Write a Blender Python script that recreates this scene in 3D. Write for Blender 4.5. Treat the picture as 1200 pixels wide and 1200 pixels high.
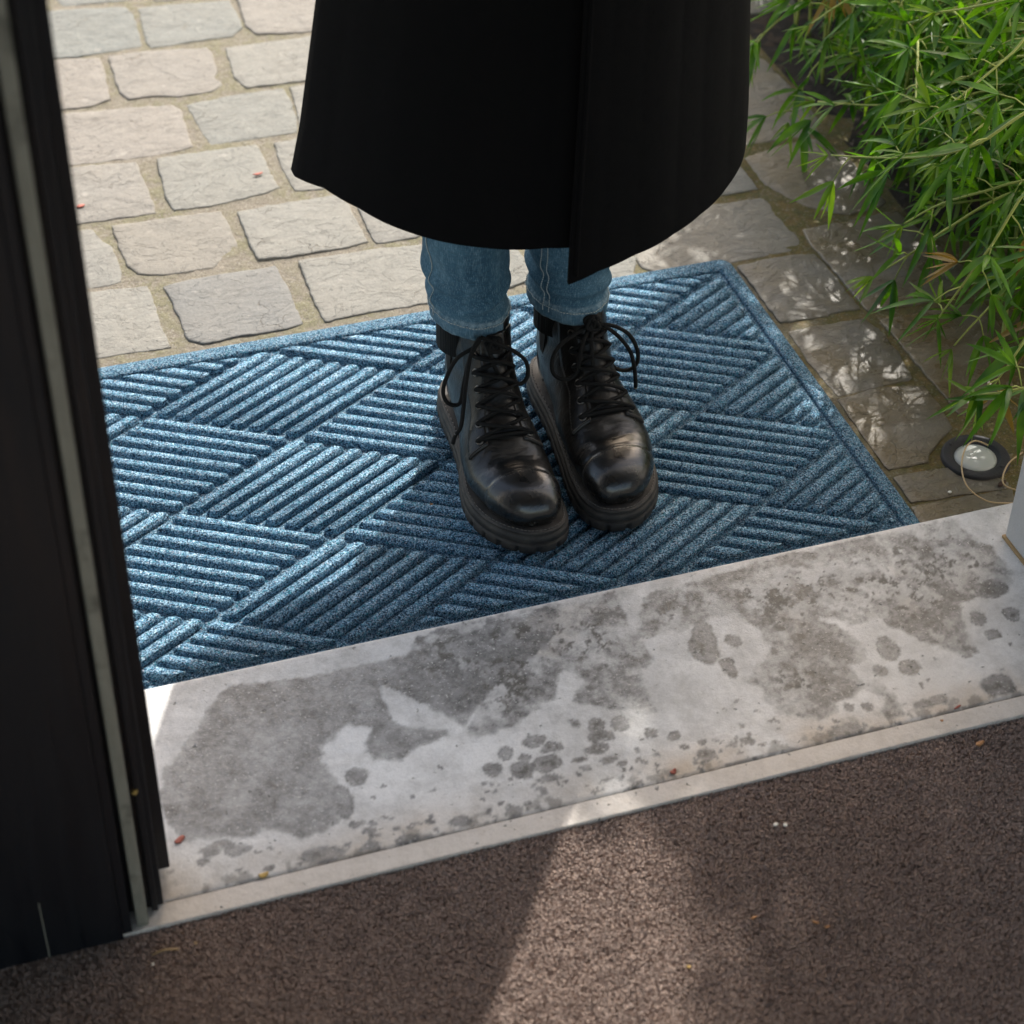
import bpy, bmesh, math, random
import numpy as np
from mathutils import Vector, Matrix, noise as mnoise
for o in list(bpy.data.objects): bpy.data.objects.remove(o)
SC = bpy.context.scene
COL = SC.collection
RAD = math.radians
# ------------------------------------------------------------------ camera
cam = bpy.data.cameras.new("camera"); camo = bpy.data.objects.new("camera", cam); COL.objects.link(camo)
cr, cu, cf = Vector((0.94909996,-0.31450715,0.01716156)), Vector((0.19238147,0.62197473,0.75903676)), Vector((0.24939654,0.7171002,-0.65082154))
m = Matrix((cr, cu, -cf)).transposed().to_4x4(); m.translation = (0,0,1.40)
camo.matrix_world = m
cam.sensor_width = 36.0; cam.sensor_fit = 'HORIZONTAL'; cam.lens = 36.0*2407.6/1200.0
cam.clip_start = .05; cam.clip_end = 200
cam.dof.use_dof = True; cam.dof.focus_distance = 2.12; cam.dof.aperture_fstop = 6.3
SC.camera = camo
# ------------------------------------------------------------------ light
SUN_AZ, SUN_EL = RAD(33.0), RAD(42.0)
sd = Vector((math.sin(SUN_AZ)*math.cos(SUN_EL), math.cos(SUN_AZ)*math.cos(SUN_EL), math.sin(SUN_EL)))
sl = bpy.data.lights.new("sun", 'SUN'); sl.energy = 3.1; sl.angle = RAD(.55); sl.color = (1.0,.955,.89)
so = bpy.data.objects.new("sun", sl); COL.objects.link(so); so.location = sd*20
so.rotation_euler = (-sd).to_track_quat('-Z','Y').to_euler()
w = bpy.data.worlds.new("World"); SC.world = w; w.use_nodes = True
nt = w.node_tree; nt.nodes.clear()
sky = nt.nodes.new('ShaderNodeTexSky'); sky.sky_type = 'NISHITA'; sky.sun_disc = False
sky.sun_elevation = SUN_EL; sky.sun_rotation = SUN_AZ; sky.dust_density = 2.5; sky.air_density = 1.0; sky.ozone_density = .6
bg = nt.nodes.new('ShaderNodeBackground'); bg.inputs[1].default_value = .15
wo = nt.nodes.new('ShaderNodeOutputWorld')
wb = nt.nodes.new('ShaderNodeMix'); wb.data_type = 'RGBA'; wb.blend_type = 'MULTIPLY'; wb.inputs[0].default_value = 1.0; wb.inputs[7].default_value = (1.10,1.0,.86,1)   # warm white-balance tint over the sky, less blue
nt.links.new(sky.outputs[0], wb.inputs[6]); nt.links.new(wb.outputs[2], bg.inputs[0]); nt.links.new(bg.outputs[0], wo.inputs[0])
SC.view_settings.view_transform = 'Standard'; SC.view_settings.look = 'None'
SC.view_settings.gamma = 1.0; SC.view_settings.exposure = 1.25; SC.view_settings.use_curve_mapping = False
SC.render.engine = 'CYCLES'
SC.cycles.use_denoising = True
SC.cycles.max_bounces = 8
SC.cycles.sample_clamp_indirect = 8.0
# ------------------------------------------------------------------ data
STONES=[
([(0.247,2.912),(0.263,2.838),(0.267,2.812),(0.299,2.811),(0.343,2.807),(0.376,2.808),(0.387,2.893),(0.311,2.927)],0.0),
([(0.183,2.662),(0.232,2.66),(0.262,2.655),(0.333,2.659),(0.354,2.661),(0.357,2.686),(0.361,2.762),(0.355,2.784),(0.267,2.798),(0.203,2.803)],0.0),
([(0.363,2.675),(0.366,2.652),(0.425,2.653),(0.483,2.654),(0.503,2.674),(0.504,2.709),(0.504,2.762),(0.431,2.774),(0.371,2.777)],0.0),
([(0.515,2.769),(0.509,2.675),(0.519,2.648),(0.58,2.636),(0.622,2.635),(0.642,2.769),(0.574,2.771)],0.0),
([(0.171,2.518),(0.218,2.514),(0.256,2.512),(0.275,2.518),(0.286,2.523),(0.292,2.608),(0.291,2.641),(0.232,2.65),(0.182,2.65)],0.0),
([(0.301,2.54),(0.309,2.516),(0.344,2.515),(0.377,2.505),(0.422,2.505),(0.44,2.52),(0.434,2.542),(0.443,2.563),(0.445,2.606),(0.442,2.629),(0.341,2.641),(0.304,2.64)],0.0),
([(0.463,2.58),(0.461,2.534),(0.47,2.501),(0.55,2.497),(0.573,2.497),(0.608,2.619),(0.534,2.621),(0.466,2.622)],0.0),
([(0.167,2.37),(0.205,2.368),(0.253,2.366),(0.294,2.362),(0.355,2.365),(0.368,2.369),(0.369,2.399),(0.371,2.469),(0.365,2.484),(0.305,2.491),(0.216,2.501),(0.182,2.503)],0.0),
([(0.384,2.447),(0.387,2.394),(0.391,2.368),(0.405,2.367),(0.452,2.366),(0.507,2.367),(0.515,2.392),(0.519,2.452),(0.517,2.484),(0.444,2.486),(0.382,2.479)],0.0),
([(0.52,2.407),(0.514,2.363),(0.555,2.357),(0.576,2.355),(0.594,2.49),(0.528,2.486)],0.0),
([(0.161,2.23),(0.193,2.227),(0.256,2.224),(0.291,2.224),(0.292,2.265),(0.29,2.322),(0.289,2.35),(0.247,2.356),(0.204,2.358),(0.173,2.357)],0.0),
([(0.313,2.305),(0.31,2.258),(0.314,2.224),(0.361,2.22),(0.433,2.23),(0.453,2.238),(0.45,2.274),(0.45,2.325),(0.448,2.348),(0.405,2.349),(0.363,2.35),(0.317,2.349)],0.0),
([(0.469,2.31),(0.468,2.268),(0.47,2.224),(0.502,2.219),(0.552,2.223),(0.571,2.346),(0.517,2.348),(0.472,2.345)],0.0),
([(0.151,2.085),(0.179,2.083),(0.207,2.081),(0.222,2.085),(0.227,2.111),(0.225,2.164),(0.216,2.178),(0.209,2.208),(0.192,2.21),(0.163,2.211)],0.0),
([(0.233,2.158),(0.237,2.115),(0.244,2.095),(0.273,2.084),(0.334,2.083),(0.345,2.095),(0.361,2.106),(0.374,2.117),(0.373,2.17),(0.37,2.205),(0.294,2.209),(0.234,2.208)],0.0),
([(0.388,2.158),(0.387,2.113),(0.39,2.083),(0.426,2.079),(0.507,2.079),(0.528,2.083),(0.527,2.124),(0.527,2.17),(0.522,2.199),(0.455,2.198),(0.389,2.196)],0.0),
([(0.536,2.113),(0.537,2.077),(0.588,2.075),(0.608,2.088),(0.61,2.165),(0.537,2.163)],0.0),
([(0.137,1.941),(0.168,1.939),(0.197,1.939),(0.223,1.938),(0.253,1.936),(0.251,1.985),(0.252,2.039),(0.251,2.067),(0.179,2.075),(0.149,2.074)],0.0),
([(0.272,2.033),(0.274,1.985),(0.275,1.943),(0.29,1.931),(0.33,1.934),(0.391,1.932),(0.409,1.938),(0.41,1.984),(0.409,2.027),(0.407,2.065),(0.304,2.064),(0.269,2.059)],0.0),
([(0.433,1.971),(0.435,1.933),(0.488,1.937),(0.547,1.936),(0.594,1.935),(0.601,1.983),(0.596,2.054),(0.539,2.063),(0.483,2.064),(0.436,2.064)],0.0),
([(1.016,2.163),(1.076,2.164),(1.166,2.161),(1.187,2.168),(1.193,2.2),(1.192,2.259),(1.19,2.32),(1.187,2.367),(1.175,2.392),(1.108,2.39)],0.6),
([(1.055,2.107),(1.054,2.066),(1.065,2.04),(1.084,2.002),(1.109,1.979),(1.126,1.968),(1.176,1.973),(1.186,1.981),(1.188,2.05),(1.186,2.103),(1.171,2.152),(1.114,2.149),(1.056,2.134)],0.75),
([(0.939,2.046),(0.977,2.057),(1.01,2.057),(1.041,2.057),(1.041,2.099),(1.038,2.124),(0.958,2.105)],0.15),
([(0.832,1.931),(0.848,1.915),(0.935,1.91),(0.991,1.912),(1.03,1.915),(1.045,1.929),(1.039,2.0),(1.042,2.019),(1.037,2.037),(0.958,2.039),(0.888,2.015),(0.834,1.974)],0.4),
([(1.051,1.92),(1.054,1.861),(1.056,1.785),(1.056,1.767),(1.117,1.762),(1.194,1.771),(1.211,1.82),(1.199,1.89),(1.188,1.958),(1.115,1.954),(1.056,1.953)],0.9),
([(0.946,1.79),(0.947,1.776),(1.007,1.772),(1.012,1.774),(1.03,1.775),(1.05,1.774),(1.05,1.854),(1.046,1.897),(1.021,1.901),(0.986,1.901),(0.945,1.899)],0.7),
([(0.705,1.905),(0.795,1.906),(0.829,1.908),(0.818,1.924),(0.835,1.956),(0.776,1.955),(0.714,1.956)],0.1),
([(0.946,1.689),(0.951,1.626),(1.007,1.629),(1.047,1.631),(1.055,1.683),(1.053,1.731),(1.046,1.755),(0.995,1.756),(0.949,1.757)],0.9),
([(1.063,1.711),(1.064,1.647),(1.067,1.59),(1.065,1.553),(1.093,1.556),(1.151,1.587),(1.19,1.679),(1.198,1.742),(1.124,1.746),(1.062,1.745)],1.0),
([(0.946,1.547),(0.947,1.49),(0.994,1.489),(1.002,1.501),(1.025,1.521),(1.048,1.536),(1.053,1.578),(1.053,1.615),(1.005,1.625),(0.948,1.62)],0.95),
([(0.945,1.433),(0.997,1.43),(1.058,1.425),(1.062,1.433),(1.043,1.454),(1.013,1.473),(0.983,1.476),(0.946,1.476)],0.9),
([(0.935,1.386),(0.995,1.389),(1.046,1.39),(1.06,1.421),(0.994,1.426),(0.943,1.427)],0.9),
]
WET_POLYS=[ [(0.19, 1.339), (0.241, 1.331), (0.298, 1.329), (0.355, 1.328), (0.399, 1.336), (0.463, 1.35), (0.506, 1.349), (0.505, 1.309), (0.447, 1.274), (0.403, 1.241), (0.385, 1.222), (0.371, 1.243), (0.348, 1.273), (0.327, 1.294), (0.325, 1.266), (0.33, 1.242), (0.369, 1.224), (0.366, 1.213), (0.338, 1.211), (0.318, 1.199), (0.297, 1.206), (0.291, 1.221), (0.3, 1.246), (0.283, 1.257), (0.256, 1.237), (0.254, 1.222), (0.261, 1.183), (0.26, 1.163), (0.25, 1.149), (0.233, 1.141), (0.21, 1.138), (0.192, 1.154), (0.17, 1.156), (0.141, 1.16), (0.117, 1.168), (0.106, 1.188), (0.105, 1.217), (0.113, 1.251), (0.147, 1.288)] , [(0.375, 1.35), (0.409, 1.357), (0.457, 1.356), (0.508, 1.355), (0.541, 1.354), (0.58, 1.354), (0.575, 1.313), (0.579, 1.284), (0.585, 1.269), (0.578, 1.252), (0.562, 1.241), (0.56, 1.223), (0.559, 1.186), (0.548, 1.185), (0.534, 1.197), (0.514, 1.203), (0.498, 1.217), (0.49, 1.226), (0.498, 1.236), (0.508, 1.244), (0.5, 1.258), (0.489, 1.261), (0.48, 1.251), (0.481, 1.231), (0.467, 1.227), (0.456, 1.221), (0.436, 1.216), (0.427, 1.21), (0.408, 1.205), (0.393, 1.206), (0.383, 1.213), (0.389, 1.226), (0.402, 1.238), (0.387, 1.234), (0.379, 1.25), (0.359, 1.264), (0.343, 1.278), (0.348, 1.312)] , [(0.57, 1.284), (0.598, 1.335), (0.624, 1.34), (0.745, 1.352), (0.813, 1.352), (0.945, 1.352), (0.961, 1.3), (0.965, 1.256), (0.942, 1.234), (0.913, 1.236), (0.894, 1.232), (0.881, 1.213), (0.88, 1.179), (0.876, 1.167), (0.86, 1.168), (0.849, 1.185), (0.83, 1.197), (0.817, 1.22), (0.806, 1.239), (0.775, 1.236), (0.765, 1.249), (0.755, 1.254), (0.772, 1.23), (0.778, 1.206), (0.769, 1.192), (0.753, 1.185), (0.755, 1.168), (0.768, 1.169), (0.773, 1.148), (0.777, 1.115), (0.756, 1.114), (0.752, 1.127), (0.761, 1.14), (0.754, 1.159), (0.738, 1.153), (0.715, 1.15), (0.713, 1.139), (0.698, 1.131), (0.684, 1.143), (0.662, 1.155), (0.656, 1.173), (0.66, 1.188), (0.649, 1.2), (0.675, 1.221), (0.691, 1.238), (0.687, 1.266), (0.676, 1.288), (0.655, 1.286), (0.639, 1.288), (0.623, 1.276), (0.599, 1.277)] ]  # wet stains; the first one's left edge also paints in the coat's shadow edge
WET_SPOTS= [(0.6295, 1.2492, 0.0133, 0.0221), (0.6376, 1.2689, 0.0112, 0.0214), (0.6421, 1.2197, 0.008, 0.0124), (0.6611, 1.2532, 0.0089, 0.0085), (0.7246, 1.2102, 0.0089, 0.0084), (0.7193, 1.1859, 0.0146, 0.0134), (0.7257, 1.1402, 0.0058, 0.0065), (0.7432, 1.1373, 0.0058, 0.0065), (0.9303, 1.2436, 0.0192, 0.0137), (0.8976, 1.2104, 0.0091, 0.01), (0.9323, 1.2082, 0.0083, 0.0112), (0.8043, 1.1701, 0.0125, 0.0105), (0.7967, 1.1998, 0.0104, 0.0192), (0.7768, 1.176, 0.0073, 0.0073), (0.8721, 1.1248, 0.0168, 0.0145), (0.8032, 1.1242, 0.0181, 0.0066), (0.7119, 1.1153, 0.0163, 0.0098), (0.6071, 1.1305, 0.0039, 0.0043), (0.6241, 1.1302, 0.0085, 0.0053), (0.8997, 1.1871, 0.0082, 0.0076), (0.2753, 1.1938, 0.0118, 0.012), (0.4092, 1.1821, 0.0086, 0.0085), (0.3934, 1.1658, 0.0074, 0.0083), (0.4247, 1.17, 0.0074, 0.0061), (0.4191, 1.1578, 0.0119, 0.0099), (0.4432, 1.1582, 0.0136, 0.0099), (0.4376, 1.142, 0.013, 0.0045), (0.385, 1.1515, 0.0031, 0.0041), (0.4979, 1.1879, 0.0081, 0.0087), (0.4952, 1.1763, 0.0104, 0.0079), (0.5201, 1.1851, 0.0099, 0.0096), (0.5035, 1.1737, 0.0087, 0.0071), (0.5421, 1.1657, 0.0081, 0.0071), (0.4817, 1.1984, 0.0058, 0.006), (0.4383, 1.188, 0.0121, 0.0086), (0.4518, 1.1744, 0.012, 0.0062), (0.4898, 1.1617, 0.0132, 0.007), (0.4933, 1.1464, 0.0085, 0.0046), (0.4716, 1.1533, 0.0063, 0.0038), (0.5627, 1.1552, 0.0069, 0.0055), (0.256, 1.17, 0.0094, 0.022), (0.26, 1.1421, 0.0071, 0.0043), (0.2731, 1.1379, 0.0038, 0.005), (0.2694, 1.1297, 0.0044, 0.0043), (0.5831, 1.1405, 0.004, 0.0039), (0.5644, 1.1403, 0.004, 0.0039), (0.5219, 1.1375, 0.0034, 0.0038), (0.5036, 1.1372, 0.0068, 0.0034), (0.4738, 1.1426, 0.0045, 0.003), (0.4637, 1.1398, 0.0023, 0.0023), (0.4511, 1.1338, 0.0023, 0.0023), (0.4647, 1.1257, 0.0025, 0.0022), (0.511, 1.1131, 0.0028, 0.0023), (0.4868, 1.1246, 0.0051, 0.0023), (0.5799, 1.1253, 0.0086, 0.0085), (0.5123, 1.1009, 0.0067, 0.0052), (0.3963, 1.1162, 0.0072, 0.0066), (0.3484, 1.1161, 0.0105, 0.0065), (0.297, 1.1117, 0.0109, 0.0057), (0.2665, 1.114, 0.0082, 0.0049), (0.1431, 1.1527, 0.0144, 0.0047), (0.1598, 1.1446, 0.013, 0.0075), (0.2309, 1.1172, 0.0144, 0.0084), (0.1294, 1.1396, 0.0057, 0.0046), (0.179, 1.1162, 0.0057, 0.0037), (0.2241, 1.1194, 0.0173, 0.0093), (0.1381, 1.1465, 0.0086, 0.0047)]
STEM_HAND= 12
STEMS=[
[(1.148,1.625,0.34),(1.08,1.633,0.3),(1.052,1.666,0.27),(1.023,1.721,0.24),(0.983,1.774,0.22)],
[(1.26,1.852,0.26),(1.209,1.888,0.22),(1.171,1.913,0.19),(1.13,1.939,0.17),(1.08,2.0,0.15)],
[(1.258,2.047,0.22),(1.217,2.084,0.17),(1.186,2.102,0.15),(1.146,2.137,0.12),(1.103,2.112,0.06)],
[(1.188,1.708,0.42),(1.161,1.758,0.39),(1.14,1.805,0.36),(1.12,1.823,0.35)],
[(1.186,1.715,0.17),(1.112,1.712,0.14),(1.066,1.705,0.12),(1.021,1.702,0.1)],
[(1.208,1.748,0.36),(1.159,1.729,0.34),(1.096,1.72,0.3),(1.061,1.728,0.27)],
[(1.191,2.158,0.24),(1.136,2.189,0.18),(1.097,2.189,0.15),(1.078,2.185,0.13)],
[(1.136,1.499,0.2),(1.057,1.449,0.18),(1.036,1.444,0.15),(1.015,1.445,0.11)],
[(1.086,1.415,0.16),(1.034,1.387,0.17),(1.003,1.396,0.16),(0.992,1.423,0.14)],
[(1.173,1.601,0.16),(1.113,1.581,0.14),(1.072,1.571,0.11),(1.049,1.565,0.09)],
[(1.163,1.633,0.24),(1.117,1.67,0.21),(1.086,1.702,0.18),(1.058,1.72,0.15)],
[(1.12,1.561,0.3),(1.064,1.556,0.22),(1.039,1.565,0.16),(1.034,1.581,0.12)],
[(2.093,2.71,0.0),(2.051,2.741,0.13),(2.008,2.772,0.204),(1.956,2.809,0.203),(1.903,2.847,0.161)],
[(2.132,3.086,0.0),(2.159,2.979,0.133),(2.186,2.873,0.205),(2.219,2.742,0.234),(2.252,2.612,0.223)],
[(1.631,2.151,0.0),(1.723,2.14,0.041),(1.815,2.129,0.062),(1.927,2.115,0.101),(2.039,2.102,0.1)],
[(1.467,1.918,0.0),(1.418,1.892,0.137),(1.37,1.866,0.21),(1.31,1.834,0.258),(1.251,1.803,0.266)],
[(2.066,1.675,0.0),(2.168,1.671,0.067),(2.269,1.667,0.108),(2.393,1.662,0.124),(2.517,1.657,0.1)],
[(1.938,1.799,0.0),(1.988,1.777,0.201),(2.039,1.755,0.315),(2.101,1.728,0.308),(2.162,1.701,0.262)],
[(1.845,2.736,0.0),(1.84,2.805,0.175),(1.836,2.874,0.274),(1.831,2.959,0.269),(1.826,3.044,0.224)],
[(1.841,2.114,0.0),(1.757,2.143,0.152),(1.673,2.173,0.24),(1.571,2.21,0.222),(1.469,2.246,0.163)],
[(1.401,2.748,0.0),(1.498,2.725,0.128),(1.596,2.702,0.199),(1.715,2.674,0.229),(1.834,2.646,0.219)],
[(1.794,2.86,0.0),(1.762,2.92,0.211),(1.729,2.981,0.336),(1.69,3.055,0.36),(1.65,3.128,0.345)],
[(2.107,2.49,0.0),(2.162,2.501,0.201),(2.217,2.511,0.314),(2.285,2.524,0.354),(2.352,2.536,0.353)],
[(1.87,2.847,0.0),(1.824,2.761,0.148),(1.778,2.675,0.231),(1.721,2.569,0.253),(1.665,2.464,0.234)],
[(1.774,2.922,0.0),(1.835,2.992,0.04),(1.896,3.063,0.063),(1.971,3.15,0.101),(2.045,3.237,0.1)],
[(1.284,2.153,0.0),(1.259,2.1,0.03),(1.235,2.048,0.046),(1.206,1.983,0.093),(1.176,1.919,0.1)],
[(1.762,2.611,0.0),(1.754,2.506,0.034),(1.746,2.4,0.052),(1.736,2.271,0.096),(1.726,2.142,0.1)],
[(1.56,1.813,0.0),(1.526,1.875,0.036),(1.491,1.936,0.055),(1.449,2.011,0.097),(1.407,2.086,0.1)],
[(1.695,2.19,0.0),(1.791,2.244,0.212),(1.887,2.297,0.339),(2.004,2.362,0.326),(2.121,2.427,0.273)],
[(2.041,2.251,0.0),(2.096,2.226,0.091),(2.151,2.201,0.141),(2.218,2.171,0.173),(2.285,2.14,0.165)],
[(2.064,2.621,0.0),(2.071,2.51,0.128),(2.077,2.399,0.199),(2.086,2.263,0.212),(2.094,2.128,0.184)],
[(1.642,2.101,0.0),(1.694,2.093,0.151),(1.747,2.086,0.233),(1.811,2.076,0.247),(1.876,2.067,0.22)],
[(1.305,3.281,0.0),(1.328,3.198,0.098),(1.351,3.115,0.154),(1.379,3.014,0.171),(1.407,2.913,0.147)],
[(1.614,2.227,0.0),(1.617,2.311,0.041),(1.62,2.396,0.064),(1.623,2.5,0.102),(1.626,2.604,0.1)],
[(2.067,3.112,0.0),(2.111,3.125,0.193),(2.155,3.138,0.305),(2.209,3.154,0.304),(2.263,3.169,0.263)],
[(1.782,2.43,0.0),(1.722,2.467,0.105),(1.661,2.504,0.162),(1.588,2.55,0.197),(1.514,2.596,0.191)],
[(1.931,3.15,0.0),(1.882,3.09,0.139),(1.834,3.029,0.216),(1.775,2.955,0.231),(1.716,2.882,0.207)],
[(1.814,1.663,0.0),(1.833,1.772,0.21),(1.852,1.882,0.32),(1.875,2.016,0.364),(1.898,2.149,0.369)],
[(1.529,1.741,0.0),(1.451,1.711,0.152),(1.372,1.682,0.233),(1.277,1.645,0.278),(1.181,1.609,0.283)],
[(1.582,2.148,0.0),(1.645,2.194,0.189),(1.708,2.24,0.288),(1.785,2.297,0.306),(1.862,2.353,0.283)],
[(1.702,2.047,0.0),(1.701,2.127,0.06),(1.701,2.207,0.093),(1.701,2.304,0.117),(1.7,2.402,0.1)],
[(1.744,2.021,0.0),(1.689,2.075,0.089),(1.633,2.129,0.135),(1.565,2.195,0.17),(1.498,2.261,0.164)],
[(2.123,2.737,0.0),(2.099,2.786,0.15),(2.076,2.836,0.231),(2.047,2.896,0.242),(2.019,2.956,0.212)],
[(1.483,2.651,0.0),(1.525,2.593,0.056),(1.566,2.535,0.089),(1.616,2.465,0.114),(1.667,2.394,0.1)],
[(1.955,2.348,0.0),(1.907,2.412,0.161),(1.859,2.476,0.257),(1.801,2.555,0.262),(1.743,2.633,0.228)],
[(1.546,1.783,0.0),(1.488,1.771,0.039),(1.431,1.759,0.062),(1.361,1.744,0.101),(1.29,1.729,0.1)],
[(1.312,2.102,0.0),(1.304,2.025,0.03),(1.297,1.948,0.047),(1.288,1.853,0.093),(1.279,1.759,0.1)],
[(1.824,2.845,0.0),(1.794,2.795,0.036),(1.764,2.745,0.055),(1.727,2.684,0.098),(1.689,2.623,0.1)],
[(1.551,3.256,0.0),(1.595,3.206,0.125),(1.638,3.156,0.199),(1.691,3.095,0.195),(1.744,3.035,0.152)],
[(1.868,1.894,0.0),(1.863,1.804,0.219),(1.857,1.714,0.342),(1.851,1.604,0.362),(1.844,1.493,0.342)],
[(1.669,2.208,0.0),(1.628,2.18,0.235),(1.586,2.153,0.378),(1.536,2.119,0.362),(1.485,2.085,0.306)],
[(1.681,1.762,0.0),(1.702,1.714,0.146),(1.722,1.665,0.231),(1.747,1.607,0.26),(1.772,1.548,0.248)],
[(1.364,1.649,0.0),(1.44,1.668,0.12),(1.515,1.688,0.189),(1.607,1.711,0.193),(1.7,1.735,0.157)],
[(1.922,2.997,0.0),(1.943,2.947,0.047),(1.964,2.897,0.071),(1.989,2.837,0.106),(2.014,2.776,0.1)],
[(1.579,2.589,0.0),(1.577,2.54,0.154),(1.576,2.491,0.237),(1.574,2.431,0.23),(1.572,2.371,0.183)],
[(1.436,2.248,0.0),(1.376,2.205,0.083),(1.316,2.163,0.13),(1.243,2.111,0.151),(1.17,2.059,0.132)],
[(2.046,2.719,0.0),(2.041,2.803,0.127),(2.036,2.886,0.202),(2.03,2.988,0.223),(2.023,3.091,0.205)],
[(1.413,2.756,0.0),(1.424,2.707,0.137),(1.434,2.659,0.208),(1.448,2.601,0.237),(1.461,2.542,0.226)],
[(1.512,2.175,0.0),(1.428,2.168,0.163),(1.344,2.162,0.248),(1.241,2.154,0.287),(1.138,2.146,0.286)],
[(1.68,1.908,0.0),(1.699,1.98,0.203),(1.718,2.053,0.31),(1.741,2.142,0.358),(1.764,2.231,0.365)],
[(1.467,3.157,0.0),(1.539,3.139,0.116),(1.611,3.121,0.187),(1.699,3.099,0.2),(1.787,3.077,0.172)],
[(1.683,3.249,0.0),(1.725,3.279,0.177),(1.768,3.308,0.27),(1.821,3.344,0.291),(1.873,3.38,0.272)],
[(1.632,3.101,0.0),(1.679,3.064,0.09),(1.725,3.027,0.142),(1.782,2.982,0.145),(1.839,2.936,0.109)],
[(1.507,2.882,0.0),(1.503,2.813,0.081),(1.5,2.745,0.13),(1.495,2.661,0.152),(1.491,2.577,0.134)],
[(2.05,1.955,0.0),(2.031,2.019,0.176),(2.011,2.083,0.278),(1.987,2.161,0.304),(1.964,2.239,0.29)],
[(1.462,2.263,0.0),(1.554,2.249,0.105),(1.645,2.235,0.168),(1.757,2.219,0.191),(1.868,2.202,0.175)],
[(1.434,1.751,0.0),(1.375,1.715,0.132),(1.316,1.679,0.21),(1.244,1.635,0.227),(1.172,1.591,0.204)],
[(1.457,3.181,0.0),(1.471,3.089,0.044),(1.486,2.997,0.069),(1.503,2.884,0.105),(1.521,2.771,0.1)],
[(2.046,2.022,0.0),(1.965,2.035,0.111),(1.885,2.048,0.172),(1.786,2.063,0.167),(1.688,2.079,0.122)],
[(1.839,2.55,0.0),(1.854,2.618,0.202),(1.869,2.687,0.314),(1.888,2.771,0.307),(1.906,2.855,0.26)],
[(1.847,3.032,0.0),(1.898,3.025,0.067),(1.949,3.017,0.102),(2.012,3.008,0.121),(2.075,2.999,0.1)],
[(1.356,2.249,0.0),(1.444,2.226,0.139),(1.532,2.202,0.217),(1.64,2.174,0.209),(1.747,2.145,0.161)],
[(1.693,2.25,0.0),(1.63,2.193,0.11),(1.567,2.135,0.172),(1.49,2.065,0.192),(1.413,1.995,0.172)],
[(2.113,3.208,0.0),(2.026,3.165,0.163),(1.94,3.123,0.25),(1.834,3.072,0.26),(1.728,3.02,0.23)],
[(1.629,2.215,0.0),(1.638,2.322,0.109),(1.646,2.428,0.172),(1.656,2.559,0.176),(1.667,2.689,0.141)],
[(1.847,2.946,0.0),(1.905,2.975,0.103),(1.962,3.005,0.161),(2.033,3.041,0.187),(2.104,3.078,0.172)],
[(1.691,2.269,0.0),(1.645,2.29,0.094),(1.598,2.31,0.143),(1.54,2.336,0.179),(1.483,2.361,0.176)],
[(1.916,2.227,0.0),(1.854,2.22,0.127),(1.793,2.214,0.199),(1.717,2.206,0.205),(1.642,2.198,0.171)],
[(2.052,2.704,0.0),(2.084,2.74,0.039),(2.115,2.775,0.061),(2.153,2.819,0.101),(2.191,2.863,0.1)],
[(1.931,2.329,0.0),(1.821,2.349,0.074),(1.71,2.368,0.115),(1.575,2.392,0.131),(1.44,2.416,0.108)],
[(1.62,2.101,0.0),(1.647,2.147,0.061),(1.673,2.194,0.093),(1.706,2.25,0.116),(1.739,2.306,0.1)],
[(1.579,2.068,0.0),(1.577,2.138,0.18),(1.576,2.208,0.283),(1.574,2.294,0.268),(1.571,2.38,0.212)],
[(2.125,2.799,0.0),(2.081,2.771,0.158),(2.036,2.743,0.247),(1.982,2.709,0.253),(1.928,2.674,0.22)],
[(1.628,2.597,0.0),(1.568,2.61,0.147),(1.508,2.623,0.232),(1.435,2.639,0.228),(1.362,2.655,0.184)],
[(1.761,2.952,0.0),(1.687,2.925,0.041),(1.613,2.898,0.064),(1.522,2.864,0.102),(1.432,2.831,0.1)],
[(1.501,2.45,0.0),(1.555,2.474,0.101),(1.609,2.498,0.154),(1.675,2.527,0.159),(1.741,2.556,0.124)],
[(1.492,1.862,0.0),(1.431,1.874,0.083),(1.369,1.887,0.133),(1.294,1.903,0.151),(1.219,1.918,0.13)],
[(1.412,3.013,0.0),(1.462,3.064,0.124),(1.512,3.114,0.192),(1.574,3.176,0.198),(1.635,3.238,0.164)],
[(2.027,2.357,0.0),(1.981,2.391,0.066),(1.936,2.425,0.105),(1.88,2.467,0.122),(1.824,2.509,0.1)],
[(1.711,1.636,0.0),(1.614,1.609,0.12),(1.517,1.582,0.182),(1.399,1.549,0.225),(1.28,1.516,0.227)],
[(1.243,1.732,0.0),(1.329,1.71,0.133),(1.415,1.688,0.202),(1.52,1.662,0.238),(1.625,1.635,0.234)],
[(1.786,2.836,0.0),(1.791,2.764,0.091),(1.796,2.691,0.138),(1.802,2.603,0.147),(1.808,2.515,0.115)],
[(1.867,2.31,0.0),(1.833,2.346,0.105),(1.8,2.382,0.168),(1.758,2.426,0.161),(1.717,2.47,0.115)],
[(1.941,3.126,0.0),(1.993,3.128,0.105),(2.045,3.13,0.16),(2.108,3.133,0.173),(2.172,3.135,0.146)],
[(1.715,2.107,0.0),(1.653,2.057,0.219),(1.591,2.007,0.343),(1.515,1.946,0.385),(1.44,1.886,0.388)],
[(1.616,2.365,0.0),(1.543,2.406,0.138),(1.47,2.447,0.22),(1.382,2.498,0.214),(1.293,2.549,0.168)],
[(1.406,2.41,0.0),(1.402,2.496,0.053),(1.397,2.582,0.083),(1.391,2.687,0.112),(1.386,2.791,0.1)],
[(1.879,1.792,0.0),(1.825,1.793,0.068),(1.771,1.794,0.106),(1.705,1.795,0.123),(1.639,1.796,0.1)],
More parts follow.
